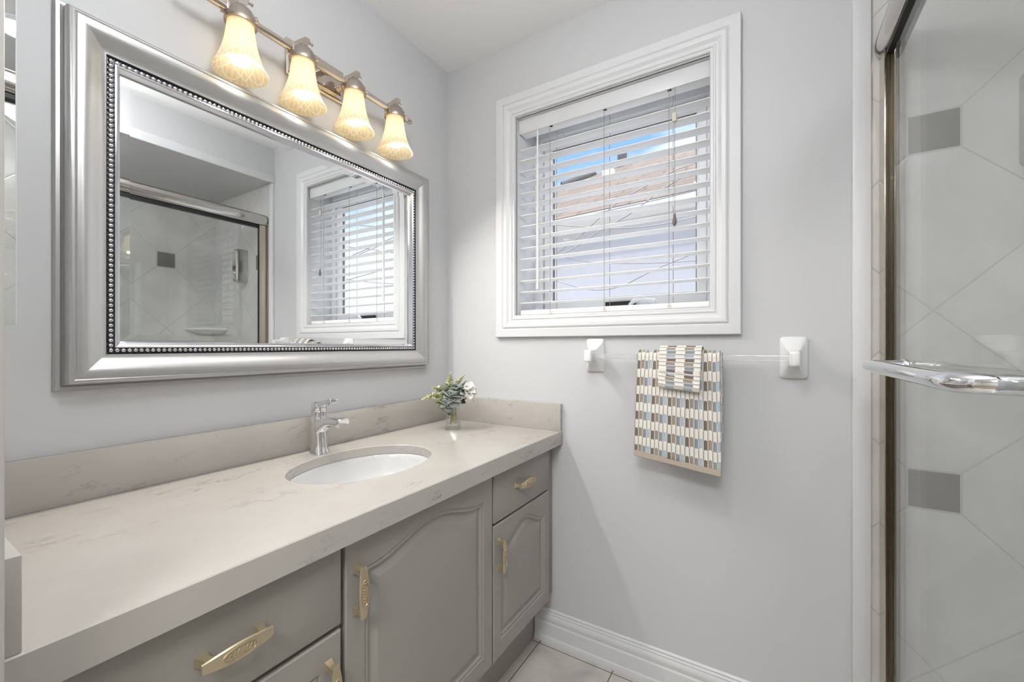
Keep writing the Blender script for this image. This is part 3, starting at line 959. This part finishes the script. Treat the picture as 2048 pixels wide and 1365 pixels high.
build('handle', handle_mesh(0.556, 0.684, 0.104, True, 0.025), M['gold'], dd, smooth=35)
Rc = cabinet(1.0515, 1.497, 'grey vanity cabinet in the window corner, small drawer over a narrow arched door')
dr = build('drawer_front', (lambda mb: (mb.box(FX + 0.001, DX, 1.0545, 1.431, ZG + 0.003, 0.786), mb)[1])(MB()), M['cab'], Rc, bevel=0.003)
build('handle', handle_mesh(1.225, 0.717, 0.100, False, 0.028), M['gold'], dr, smooth=35)
dd = build('door', door_mesh(1.0545, 1.431, 0.210, ZG - 0.004, stile=0.040, peak=0.030, side=0.075), M['cab'], Rc, smooth=12)
build('handle', handle_mesh(1.077, 0.532, 0.100, True, 0.023), M['gold'], dd, smooth=35)

# ------------------------------------------------------------------ countertop, sink, tap
ZT = 0.844
SX, SY, SAX, SAY = 0.278, 0.805, 0.158, 0.214
ct = thing('countertop', 'warm white veined quartz countertop with short upstands', 'countertop', (0.29, 0.79, 0.793))
def ell_pts(k=1.0, z=0.0, n=72, dx=0.0, dy=0.0):
    return [(SX + (SAX * k + dx) * math.cos(2 * PI * i / n), SY + (SAY * k + dy) * math.sin(2 * PI * i / n), z) for i in range(n)]
def rect_pts(x0, x1, y0, y1, z, n=72):
    out = []
    for i in range(n):
        a = 2 * PI * i / n
        c_, s_ = math.cos(a), math.sin(a)
        k = 1e9
        if c_ > 1e-9: k = min(k, (x1 - SX) / c_)
        if c_ < -1e-9: k = min(k, (x0 - SX) / c_)
        if s_ > 1e-9: k = min(k, (y1 - SY) / s_)
        if s_ < -1e-9: k = min(k, (y0 - SY) / s_)
        out.append([SX + c_ * k, SY + s_ * k, z])
    for cx, cy in ((x0, y0), (x0, y1), (x1, y0), (x1, y1)):
        j = min(range(n), key=lambda i: (out[i][0] - cx) ** 2 + (out[i][1] - cy) ** 2)
        out[j][0], out[j][1] = cx, cy
    return [tuple(p) for p in out]
mb = MB()
cx0, cx1, cy0, cy1 = 0.001, 0.581, YF + 0.001, D - 0.001
e = 0.002
mb.loft([ell_pts(1.0, ZT - 0.028), ell_pts(1.0, ZT - e), ell_pts(1.0, ZT, dx=e, dy=e), rect_pts(cx0, cx1 - e, cy0, cy1, ZT), rect_pts(cx0, cx1, cy0, cy1, ZT - e),
         rect_pts(cx0, cx1, cy0, cy1, 0.7935), rect_pts(cx0, cx1 - 0.025, cy0, cy1, 0.7935), rect_pts(cx0, cx1 - 0.025, cy0, cy1, ZT - 0.028), ell_pts(1.0, ZT - 0.028)], cap=False)
build('slab', mb, M['quartz'], ct, smooth=30)
build('backsplash', MB().box(0.001, 0.021, YF + 0.001, D - 0.001, ZT, ZT + 0.106), M['quartz'], ct, bevel=0.0015)
build('side_splash', MB().box(0.0215, 0.579, D - 0.021, D - 0.001, ZT, ZT + 0.106), M['quartz'], ct, bevel=0.0015)
build('side_splash', MB().box(0.0215, 0.579, YF + 0.001, YF + 0.021, ZT, ZT + 0.106), M['quartz'], ct, bevel=0.0015)

mb = MB()
pr = [(1.06, ZT - 0.0285), (1.015, ZT - 0.0285), (1.0, ZT - 0.031), (0.985, ZT - 0.045), (0.95, ZT - 0.075), (0.88, ZT - 0.108), (0.76, ZT - 0.135), (0.58, ZT - 0.150), (0.35, ZT - 0.158), (0.13, ZT - 0.161)]
rings = [ell_pts(k, z) for k, z in pr]
rings += [ell_pts(0.13, ZT - 0.168), ell_pts(0.37, ZT - 0.165), ell_pts(0.8, ZT - 0.143), ell_pts(0.98, ZT - 0.080), ell_pts(1.03, ZT - 0.040), ell_pts(1.06, ZT - 0.034), ell_pts(1.06, ZT - 0.0285)]
mb.loft(rings, cap=False)
sk = thing('sink', 'oval white porcelain undermount sink set in the counter', 'sink', (SX, SY, ZT - 0.168))
build('basin', mb, M['sinkc'], sk, smooth=50)
mb = MB(); mb.lathe([(0.0001, 0.001), (0.010, 0.0015), (0.012, 0.004), (0.021, 0.003), (0.0235, -0.001), (0.02, -0.004)], (SX, SY, ZT - 0.160), 24)
build('drain', mb, M['chrome'], sk)

# single lever tap
FXc, FYc = 0.085, 0.790
tp = thing('tap', 'chrome single lever basin tap standing behind the sink', 'tap', (FXc, FYc, ZT))
def sec(cx, cz, tx, tz, w_, h_, r, n=4):
    """rounded section centred (cx,cz) in the XZ plane, across Y, facing direction (tx,tz)"""
    t = Vector((tx, tz)).normalized()
    nrm = Vector((-t.y, t.x))
    return [(cx + nrm.x * q, FYc + p, cz + nrm.y * q) for p, q in rrect(w_, h_, r, n)]
mb = MB()
rg = []
for z, dx_, w_, h_ in ((0.0, 0.002, 0.050, 0.052), (0.003, 0.002, 0.050, 0.052), (0.012, 0.0, 0.046, 0.047), (0.03, -0.001, 0.0425, 0.0425), (0.06, -0.002, 0.041, 0.040), (0.09, -0.003, 0.041, 0.039), (0.118, -0.003, 0.042, 0.040), (0.128, -0.003, 0.042, 0.040)):
    rg.append([(FXc + dx_ + q, FYc + p, ZT + z) for p, q in rrect(w_, h_, 0.016, 5)])
mb.loft(rg)
body = build('body', mb, M['chrome'], tp, smooth=40)
mb = MB()
sp = [(-0.004, 0.082, 1, 0.55, 0.038, 0.050), (0.022, 0.094, 1, 0.42, 0.0375, 0.036), (0.048, 0.1035, 1, 0.26, 0.037, 0.026), (0.076, 0.107, 1, 0.05, 0.0375, 0.0245), (0.100, 0.106, 1, -0.10, 0.0375, 0.0255), (0.116, 0.104, 1, -0.15, 0.0375, 0.027), (0.118, 0.1037, 1, -0.15, 0.035, 0.0245)]
mb.loft([sec(FXc + x, ZT + z, tx, tz, w_, h_, 0.008) for x, z, tx, tz, w_, h_ in sp])
spo = build('spout', mb, M['chrome'], tp, smooth=40)
mb = MB(); mb.lathe([(0.0001, -0.004), (0.010, -0.004), (0.011, 0.0), (0.011, 0.004)], (FXc + 0.102, FYc, ZT + 0.0945), 16)
build('aerator', mb, M['steel'], spo)
mb = MB()
rg = []
for z, dx_, w_, h_ in ((0.1295, -0.003, 0.040, 0.038), (0.132, -0.003, 0.042, 0.040), (0.150, -0.003, 0.042, 0.040), (0.158, -0.002, 0.038, 0.036), (0.161, 0.0, 0.026, 0.024)):
    rg.append([(FXc + dx_ + q, FYc + p, ZT + z) for p, q in rrect(w_, h_, min(0.016, h_ * 0.4), 5)])
mb.loft(rg)
lv = [(-0.006, 0.147, 1, 0.35, 0.030, 0.022), (0.018, 0.1545, 1, 0.30, 0.031, 0.0165), (0.040, 0.1605, 1, 0.22, 0.031, 0.0135), (0.062, 0.1655, 1, 0.16, 0.031, 0.0125), (0.074, 0.1675, 1, 0.14, 0.030, 0.0125), (0.0755, 0.1677, 1, 0.14, 0.027, 0.0095)]
mb.loft([sec(FXc + x, ZT + z, tx, tz, w_, h_, min(0.0045, h_ * 0.45)) for x, z, tx, tz, w_, h_ in lv])
build('lever', mb, M['chrome'], tp, smooth=40)

# ------------------------------------------------------------------ vase and flowers
VX, VY = 0.193, 1.300
vs = thing('glass_vase', 'small clear square glass vase standing in the counter corner', 'vase', (VX, VY, ZT))
def vsec(h, hw, rot, r=0.006):
    out = []
    for p, q in rrect(2 * hw, 2 * hw, min(r, hw * 0.4), 3):
        c_, s_ = math.cos(rot), math.sin(rot)
        out.append((VX + p * c_ - q * s_, VY + p * s_ + q * c_, ZT + h))
    return out
mb = MB()
o = [(0.0005, 0.027, 0.62), (0.004, 0.0295, 0.62), (0.014, 0.0285, 0.60), (0.03, 0.0255, 0.52), (0.055, 0.022, 0.40), (0.080, 0.0215, 0.30), (0.090, 0.0225, 0.28)]
i_ = [(0.090, 0.0200, 0.28), (0.080, 0.0190, 0.30), (0.055, 0.0193, 0.40), (0.03, 0.0222, 0.52), (0.018, 0.0238, 0.58)]
mb.loft([vsec(*q) for q in o] + [vsec(*q) for q in i_])
build('vase_body', mb, M['water_glass'], vs, smooth=40)

def petal(mb, base, direction, L, W, cup=0.3, curl=0.2, n=6, m_=5, twist=0.0, tip=0.0):
    d = Vector(direction).normalized()
    upv = Vector((0, 0, 1)) if abs(d.z) < 0.9 else Vector((1, 0, 0))
    sx = d.cross(upv).normalized()
    nr = sx.cross(d).normalized()
    q = Matrix.Rotation(twist, 3, d)
    sx, nr = q @ sx, q @ nr
    rows = []
    for i in range(n + 1):
        t = i / n
        wv = W * max(0.04, math.sin(PI * min(1.0, (0.08 + 0.86 * t)) ** (0.85)) ** 0.7)
        if t == 1.0:
            wv = W * (0.3 if not tip else 0.04)
        row = []
        for j in range(m_):
            s_ = -1 + 2 * j / (m_ - 1)
            p = Vector(base) + d * (L * t) + sx * (wv * s_ * 0.5) + nr * (cup * W * s_ * s_ * 0.5 - curl * L * t * t)
            row.append(mb.bm.verts.new(p))
        rows.append(row)
    for a, b in zip(rows, rows[1:]):
        for j in range(m_ - 1):
            mb.face([a[j], a[j + 1], b[j + 1], b[j]])

def solid(ob, th):
    md = ob.modifiers.new('thickness', 'SOLIDIFY')
    md.thickness = th
    md.offset = 0

def sphere_dir(az, el):
    return Vector((math.cos(el) * math.cos(az), math.cos(el) * math.sin(az), math.sin(el)))

NECK = Vector((VX, VY, ZT + 0.088))
# camera-right direction at the vase, used to arrange the bunch
RT = Vector((math.cos(TH), math.sin(TH), 0))
TO = Vector((math.sin(TH), -math.cos(TH), 0))         # towards the camera
def spot(r, up, f):
    return Vector((VX, VY, ZT)) + RT * r + TO * f + Vector((0, 0, up))

def stem_mb(head, k):
    a = 2 * PI * k / 9
    foot = Vector((VX + 0.011 * math.cos(a), VY + 0.011 * math.sin(a), ZT + 0.021))
    nk = NECK + Vector((0.009 * math.cos(a + 1.0), 0.009 * math.sin(a + 1.0), 0))
    mb = MB()
    mb.tube(catmull([foot, (foot + nk) / 2 + Vector((0.003 * math.cos(a * 2), 0.003 * math.sin(a * 2), 0)), nk, head], 5), 0.0024, 7)
    return mb

def rosette(head, facing, size, mat, label, k, layers=((5, 1.0, 0.25), (5, 0.78, 0.7), (4, 0.5, 1.15)), name='hydrangea_flower', cat='flower', tw=0.0):
    facing = Vector(facing).normalized()
    rot = facing.to_track_quat('Z', 'Y').to_matrix()
    t = thing(name, label, cat, (VX, VY, ZT + 0.02), 'grey-green flowers in the vase' if name == 'hydrangea_flower' else None)
    build('stem', stem_mb(head, k), M['stem'], t)
    for li, (n, sc, el) in enumerate(layers):
        mb = MB()
        for i in range(n):
            az = 2 * PI * (i + 0.5 * (li % 2)) / n + random.uniform(-0.15, 0.15) + tw
            d = rot @ sphere_dir(az, el + random.uniform(-0.12, 0.12))
            petal(mb, Vector(head) + facing * 0.002 * li, d, size * sc, size * sc * random.uniform(0.95, 1.15), cup=0.35, curl=random.uniform(0.05, 0.35), twist=random.uniform(-0.5, 0.5))
        o = build('petal_ring', mb, mat if not isinstance(mat, (list, tuple)) else mat[li % len(mat)], t, smooth=80, recalc=False)
        solid(o, 0.0008)
    return t

rosette(spot(0.004, 0.128, 0.030), TO + Vector((0, 0, 0.3)), 0.050, [M['leaf'], M['leaf'], M['leaf_dark']], 'large dusty grey-green flower at the front centre of the bunch', 0)
rosette(spot(-0.016, 0.098, 0.030), TO - RT * 0.3 - Vector((0, 0, 0.5)), 0.042, [M['leaf'], M['leaf']], 'dusty grey-green flower hanging lowest over the vase rim', 1, layers=((5, 1.0, 0.2), (4, 0.7, 0.8)))
rosette(spot(0.022, 0.160, 0.012), RT * 0.3 + Vector((0, 0, 1)) + TO * 0.6, 0.042, [M['leaf_dark'], M['leaf']], 'dark green flower at the top of the bunch', 2, layers=((5, 1.0, 0.2), (4, 0.7, 0.8)))
rosette(spot(-0.022, 0.156, 0.014), -RT * 0.4 + Vector((0, 0, 0.8)) + TO * 0.6, 0.034, [M['leaf_dark'], M['leaf_olive']], 'small dark green flower behind the pale sprigs, upper left of the bunch', 3, layers=((5, 1.0, 0.2), (4, 0.7, 0.8)))
rosette(spot(0.058, 0.148, 0.006), RT * 1.0 + Vector((0, 0, 0.25)) + TO * 0.25, 0.044, M['rose'], 'white rose on the right side of the bunch', 4, layers=((5, 1.0, 0.55), (5, 0.85, 0.95), (4, 0.65, 1.25)), name='white_rose')

def leaf_stem(head, specs, mat, label, k, name='leaf_sprig'):
    t = thing(name, label, 'leaf', (VX, VY, ZT + 0.02))
    build('stem', stem_mb(head, k), M['stem'], t)
    for (d, L, W_, tw) in specs:
        mb = MB(); petal(mb, head, d, L, W_, 0.3, 0.15, 8, 5, tw, 1)
        o = build('leaf', mb, mat, t, smooth=80, recalc=False); solid(o, 0.0008)
leaf_stem(spot(-0.035, 0.112, 0.018), [(-RT * 0.5 + TO * 0.4 - Vector((0, 0, 0.7)), 0.040, 0.026, 0.3), (-RT * 0.9 + TO * 0.3 - Vector((0, 0, 0.25)), 0.036, 0.030, -0.4), (-RT * 0.4 + TO * 0.5 + Vector((0, 0, 0.2)), 0.034, 0.030, 0.8)], M['leaf_olive'], 'olive leaf sprig drooping at the lower left of the bunch', 5)
leaf_stem(spot(0.036, 0.164, 0.0), [(RT * 0.4 + Vector((0, 0, 0.8)) + TO * 0.2, 0.036, 0.038, 0.2), (RT * 0.9 + Vector((0, 0, 0.3)) + TO * 0.4, 0.030, 0.026, -0.3)], M['leaf'], 'round grey leaf standing up behind the white rose', 6)

def sprig(head, direction, L, label, k, mat, rmax=0.010):
    t = thing('fern_sprig', label, 'sprig', (VX, VY, ZT + 0.02), 'pale green sprigs in the vase')
    d = Vector(direction).normalized()
    end = Vector(head) + d * L + Vector((0, 0, -0.1 * L))
    mid = Vector(head) + d * L * 0.5 + Vector((0, 0, 0.02 * L))
    path = catmull([head, mid, end], 10)
    a = 2 * PI * k / 9
    mb = stem_mb(Vector(head), k)
    mb.tube(path, [0.0012 * (1 - 0.6 * i / len(path)) for i in range(len(path))], 5)
    build('stem', mb, M['stem'], t)
    mb = MB()
    n = 34
    for i in range(n):
        f = i / (n - 1)
        p = path[min(int(f * (len(path) - 1)), len(path) - 1)]
        rr = rmax * (1.15 - 0.95 * f)
        for s_ in range(5):
            q = sphere_dir(random.uniform(0, 6.28), random.uniform(-0.6, 0.9))
            q = (q - d * q.dot(d) * 0.6).normalized()
            petal(mb, p, q + d * 0.6, rr * random.uniform(0.8, 1.35), rr * 0.62, 0.2, 0.1, 3, 3, random.uniform(-1, 1), 1)
    o = build('frond', mb, mat, t, smooth=80, recalc=False)
sprig(spot(-0.036, 0.130, 0.012), -RT * 1.0 + TO * 0.1 - Vector((0, 0, 0.02)), 0.085, 'pale green sprig reaching furthest left out of the bunch', 7, M['fern'], 0.024)
sprig(spot(-0.030, 0.146, 0.006), -RT * 0.75 + Vector((0, 0, 0.35)), 0.060, 'pale green sprig leaning left above the lowest sprig', 8, M['fern'], 0.020)
sprig(spot(-0.016, 0.165, 0.0), Vector((0, 0, 1)) + RT * 0.12, 0.068, 'pale green sprig standing tallest and straight up', 2, M['fern'], 0.017)
sprig(spot(0.012, 0.168, 0.0), Vector((0, 0, 1)) + RT * 0.62, 0.066, 'pale green sprig slanting up to the right', 4, M['fern'], 0.013)

t = thing('berry_sprig', 'dark burgundy berry cluster under the white rose', 'berries', (VX, VY, ZT + 0.02))
bh = spot(0.040, 0.116, 0.020)
build('stem', stem_mb(bh, 6), M['stem'], t)
bpr = None
for i in range(14):
    q = bh + Vector((random.uniform(-1, 1), random.uniform(-1, 1), random.uniform(-1, 1))) * 0.011
    if bpr is None:
        mb = MB(); mb.sphere(q, 0.0048, 10, 7)
        bpr = build('berry', mb, M['berry'], t); q0 = q
    else:
        c = bpr.copy(); C.objects.link(c); c.location = bpr.location + (q - q0)

# ------------------------------------------------------------------ towel bar and towels
BZ, BYb = 1.139, 1.432
tb = thing('towel_bar', 'wall towel bar with white ceramic posts and clear rod under the window', 'towel rail', (1.02, D, 1.08))
for xc in (0.715, 1.329):
    def ps(d, w_, h_, zc, r):
        return [(xc + p, D - d, zc + q) for p, q in rrect(w_, h_, r, 5)]
    mb = MB()
    mb.loft([ps(0.0005, 0.070, 0.124, 1.141, 0.010), ps(0.006, 0.070, 0.124, 1.141, 0.011), ps(0.010, 0.064, 0.117, 1.141, 0.012), ps(0.018, 0.052, 0.094, 1.140, 0.010), ps(0.028, 0.040, 0.068, 1.140, 0.008),
             ps(0.038, 0.032, 0.052, 1.139, 0.007), ps(0.048, 0.029, 0.046, 1.139, 0.006), ps(0.056, 0.028, 0.044, 1.139, 0.006), ps(0.080, 0.028, 0.044, 1.139, 0.006), ps(0.085, 0.025, 0.041, 1.139, 0.006), ps(0.087, 0.018, 0.034, 1.139, 0.006)])
    build('post', mb, M['ceramic'], tb, smooth=50)
mb = MB()
rot = [(0.0105, 0), (0.0074, 0.0074), (0, 0.0105), (-0.0074, 0.0074), (-0.0105, 0), (-0.0074, -0.0074), (0, -0.0105), (0.0074, -0.0074)]
mb.loft([[(x, BYb + p, BZ + q) for p, q in rrect(0.019, 0.019, 0.003, 3)] for x in (0.7295, 1.3145)])
build('rod', mb, M['acrylic'], tb, smooth=30)

def drape(name, path, x0f, x1f, u_per, mat, parent, ribs_along_x, v0=0.0, amp=0.0016, wave=0.003, step=0.0021, normal_sign=1):
    """Cloth strip swept along a YZ path; x0f/x1f give its edges as functions of path position 0..1."""
    P = [Vector((0, a, b)) for a, b in path]
    # resample
    seg = [0.0]
    for a, b in zip(P, P[1:]):
        seg.append(seg[-1] + (b - a).length)
    Ltot = seg[-1]
    nv = int(Ltot / step)
    pts, j = [], 0
    for i in range(nv + 1):
        s_ = Ltot * i / nv
        while j < len(seg) - 2 and seg[j + 1] < s_:
            j += 1
        t = (s_ - seg[j]) / max(seg[j + 1] - seg[j], 1e-9)
        pts.append(P[j].lerp(P[j + 1], t))
    wid = x1f(0) - x0f(0)
    nu = int(max(x1f(k / 10) - x0f(k / 10) for k in range(11)) / step)
    mb = MB()
    L = mb.bm.loops.layers.uv.verify()
    grid = []
    for i, p in enumerate(pts):
        t = (pts[min(i + 1, nv)] - pts[max(i - 1, 0)]).normalized()
        nr = Vector((0, -t.z, t.y)) * normal_sign
        s_ = Ltot * i / nv
        f = i / nv
        row = []
        for k in range(nu + 1):
            g = k / nu
            x = x0f(f) + (x1f(f) - x0f(f)) * g
            um = g * wid
            vm = s_
            if ribs_along_x:
                rib = abs(math.sin(PI * vm / 0.0125)) ** 0.6
                U, V = vm, um
            else:
                rib = abs(math.sin(PI * um / 0.0125)) ** 0.6
                U, V = um, vm
            pil = abs(math.sin(PI * V / 0.0285)) ** 0.35
            wv = wave * math.sin(um * 34 + 0.6) * min(1.0, s_ / 0.1) * max(0, min(1, (Ltot - s_) / 0.02 + 0.4))
            q = p + nr * (amp * rib * (0.6 + 0.4 * pil) + wv + 0.0012 * noise.noise(Vector((x * 22, s_ * 22, 3.1))))
            row.append((mb.bm.verts.new((x, q.y, q.z)), (U, V + v0)))
        grid.append(row)
    for i in range(nv):
        for k in range(nu):
            q = [grid[i][k], grid[i][k + 1], grid[i + 1][k + 1], grid[i + 1][k]]
            fc = mb.face([a[0] for a in q])
            for l, a in zip(fc.loops, q):
                l[L].uv = a[1]
    return mb

def over_bar(r, zf, zb, yf, yb, n=14):
    """path from the back bottom, over the rod and down the front"""
    out = [(BYb + r + yb, zb), (BYb + r + yb * 0.3, (zb + BZ) / 2)]
    for i in range(n + 1):
        a = PI * i / n
        out.append((BYb + r * math.cos(a), BZ + r * math.sin(a) * 1.15))
    m_ = 8
    for i in range(1, m_ + 1):
        t = i / m_
        out.append((BYb - r - yf * math.sin(PI * 0.5 * t), BZ + (zf - BZ) * t))
    return out
tw = thing('hand_towel', 'patterned hand towel in cream, brown and blue hanging folded over the towel bar', 'towel', (1.02, 1.42, 0.79))
xa = lambda f: 0.893 - 0.008 * max(0, (f - 0.5) * 2)
xb = lambda f: 1.139 + 0.006 * max(0, (f - 0.5) * 2)
slope = 0.0
mb = drape('t', over_bar(0.0225, 0.822, 0.84, 0.016, -0.004), xa, xb, 0, None, None, False, v0=-0.016, amp=0.0024)
# lower edge dips towards the right, as the towel is folded a little askew
for v in mb.bm.verts:
    if v.co.y < BYb and v.co.z < BZ:
        k = (BZ - v.co.z) / 0.32
        v.co.z += k * (0.010 - 0.034 * (v.co.x - 0.885) / 0.26) * 0.9
        v.co.x += 0.0
cl_ = build('terry_cloth', mb, M['towel'], tw, smooth=80, recalc=False)
solid(cl_, 0.004)
mb = MB()
n = 30
ring = []
for i in range(n + 1):
    x = 0.886 + (1.1445 - 0.886) * i / n
    zt = 0.823 + 0.9 * (0.010 - 0.034 * (x - 0.885) / 0.26)
    y = BYb - 0.0385 - 0.003 * math.sin((x - 0.885) * 34 + 0.6) * 0.5
    ring.append([(x, y - 0.0022, zt), (x, y - 0.0022, zt - 0.017), (x, y, zt - 0.019), (x, y + 0.0028, zt - 0.017), (x, y + 0.0028, zt)])
mb.loft(ring)
build('hem', mb, M['hem'], tw)
mb = drape('t2', over_bar(0.0165, 0.815, 0.85, 0.012, -0.004), lambda f: 0.905, lambda f: 1.1455, 0, None, None, False, v0=0.0, step=0.004)
o = build('inner_fold', mb, M['towel'], tw, smooth=80, recalc=False)
solid(o, 0.003)

wc = thing('washcloth', 'small matching washcloth folded over the front of the hand towel', 'towel', (1.02, 1.40, 1.05))
pth = [(BYb + 0.030, 1.10)]
for i in range(13):
    a = PI * i / 12
    pth.append((BYb + 0.031 * math.cos(a), BZ + 0.036 * math.sin(a) * 1.05))
pth += [(BYb - 0.038, 1.112), (BYb - 0.046, 1.080), (BYb - 0.052, 1.054), (BYb - 0.0525, 1.046), (BYb - 0.0485, 1.041), (BYb - 0.0445, 1.046), (BYb - 0.043, 1.07), (BYb - 0.040, 1.10)]
mb = drape('w', pth, lambda f: 0.962 + 0.004 * f, lambda f: 1.092 - 0.006 * f, 0, None, None, True, v0=0.004, amp=0.0022, wave=0.0)
for v in mb.bm.verts:
    if v.co.y < BYb:
        v.co.z += -0.10 * (v.co.x - 1.015) * min(1, max(0, (BZ - v.co.z) / 0.06))
o = build('terry_cloth', mb, M['towel'], wc, smooth=80, recalc=False)
solid(o, 0.004)
mb = MB()
pr = []
for i in range(24):
    x = 0.969 + (1.083 - 0.969) * i / 23
    dz = -0.10 * (x - 1.015)
    pr.append([(x, BYb - 0.0495, 1.043 + dz), (x, BYb - 0.047, 1.0385 + dz), (x, BYb - 0.0425, 1.040 + dz), (x, BYb - 0.042, 1.045 + dz)])
mb.loft(pr)
build('hem', mb, M['hem'], wc)

# ------------------------------------------------------------------ shower enclosure
GX = 1.535
sd = thing('shower_door', 'framed sliding glass shower door with chrome header and bronze side channel', 'shower door', (GX, 0.8, 0.11))
# header: rounded rail with a dark slot underneath
mb = MB()
loop = []
for i in range(13):
    a = PI * (0.5 + i / 12)
    loop.append((0.028 * math.cos(a) * 0.75, 0.036 * math.sin(a)))
loop += [(0.012, -0.036), (0.034, -0.030), (0.034, 0.030), (0.018, 0.036)]
HZ = 1.985
def hdr(y, k=1.0):
    return [(GX - 0.004 + p * k, y, HZ + q * k) for p, q in loop]
mb.loft([hdr(YF + 0.002), hdr(D - 0.030), hdr(D - 0.012, 0.97), hdr(D - 0.006, 0.88)])
build('header_rail', mb, M['warm_nickel'], sd, smooth=40)
build('header_slot', MB().box(GX - 0.008, GX + 0.026, YF + 0.004, D - 0.03, HZ - 0.052, HZ - 0.037), M['black'], sd)
build('side_channel', MB().box(GX - 0.012, GX - 0.0095, D - 0.062, D - 0.005, 0.112, HZ - 0.036), M['channel'], sd)
mb = MB()
mb.box(GX - 0.0092, GX + 0.012, D - 0.060, D - 0.005, 0.112, HZ - 0.040)
mb.box(GX - 0.004, GX - 0.002, D - 0.064, D - 0.060, 0.112, HZ - 0.040)
mb.box(GX + 0.005, GX + 0.007, D - 0.064, D - 0.060, 0.112, HZ - 0.040)
build('jamb_channel', mb, M['bronze'], sd, merge=False)
build('bottom_track', MB().box(GX - 0.018, GX + 0.030, YF + 0.004, D - 0.006, 0.110, 0.135), M['chrome'], sd, bevel=0.004)
g1 = build('sliding_panel', MB().box(GX - 0.001, GX + 0.004, 0.66, D - 0.064, 0.136, HZ - 0.038), M['glass'], sd)
g2 = build('sliding_panel', MB().box(GX + 0.014, GX + 0.019, YF + 0.01, 0.74, 0.136, HZ - 0.038), M['glass'], sd)
TX, TZ = 1.464, 1.130
Y1, Y2 = 1.275, 0.727
path = [(GX - 0.002, Y1, TZ), (TX + 0.04, Y1, TZ), (TX + 0.022, Y1, TZ), (TX + 0.009, Y1 - 0.005, TZ), (TX + 0.002, Y1 - 0.014, TZ), (TX, Y1 - 0.028, TZ)]
path += [(TX, Y1 - 0.028 - (Y1 - Y2 - 0.070) * k / 6, TZ) for k in range(1, 7)]
path += [(TX + 0.003, Y2 + 0.027, TZ), (TX + 0.010, Y2 + 0.014, TZ), (TX + 0.022, Y2 + 0.004, TZ), (TX + 0.037, Y2, TZ), (TX + 0.05, Y2, TZ), (GX - 0.002, Y2, TZ)]
mb = MB(); mb.tube(path, 0.0130, 24)
hb = build('towel_handle', mb, M['chrome'], sd, smooth=60)
for yk in (Y1, Y2):
    mb = MB(); mb.lathe([(0.0001, -0.010), (0.015, -0.010), (0.017, -0.007), (0.017, -0.002), (0.0001, -0.002)], (GX, yk, TZ), 20, 'x')
    build('rosette', mb, M['chrome'], hb)

# soap dispenser on the window-side shower wall
sp_ = thing('soap_dispenser', 'brushed steel soap dispenser fixed to the shower wall beside the brown tile', 'soap dispenser', (1.815, D - 0.004, 1.60))
mb = MB()
pr = rrect(0.055, 0.225, 0.014, 5)
mb.loft([[(1.806 + p * k, D - 0.005 - d, 1.716 + q * k2) for p, q in pr] for d, k, k2 in ((0, 1, 1), (0.055, 1, 1), (0.068, 0.93, 0.97), (0.074, 0.80, 0.92))])
build('housing', mb, M['steel'], sp_, smooth=40)
build('sight_window', MB().box(1.783, 1.829, D - 0.081, D - 0.0785, 1.690, 1.712), M['black'], sp_, bevel=0.001)
mb = MB(); mb.box(1.791, 1.821, D - 0.092, D - 0.0785, 1.625, 1.675)
build('push_button', mb, M['chrome'], sp_, bevel=0.004)

# ceramic corner shelf in the far corner of the shower
cs = thing('corner_shelf', 'white ceramic corner shelf in the far shower corner', 'shelf', (XS, D - 0.004, 1.26))
mb = MB()
def fan(r, z):
    return [(XS - 0.001, D - 0.005, z)] + [(XS - 0.001 - r * math.cos(a), D - 0.005 - r * math.sin(a), z) for a in [PI / 2 * i / 14 for i in range(15)]]
mb.loft([fan(0.11, 1.262), fan(0.175, 1.282), (fan(0.19, 1.290)), fan(0.19, 1.300), fan(0.178, 1.301), fan(0.17, 1.293)])
build('dish', mb, M['ceramic'], cs, smooth=40)
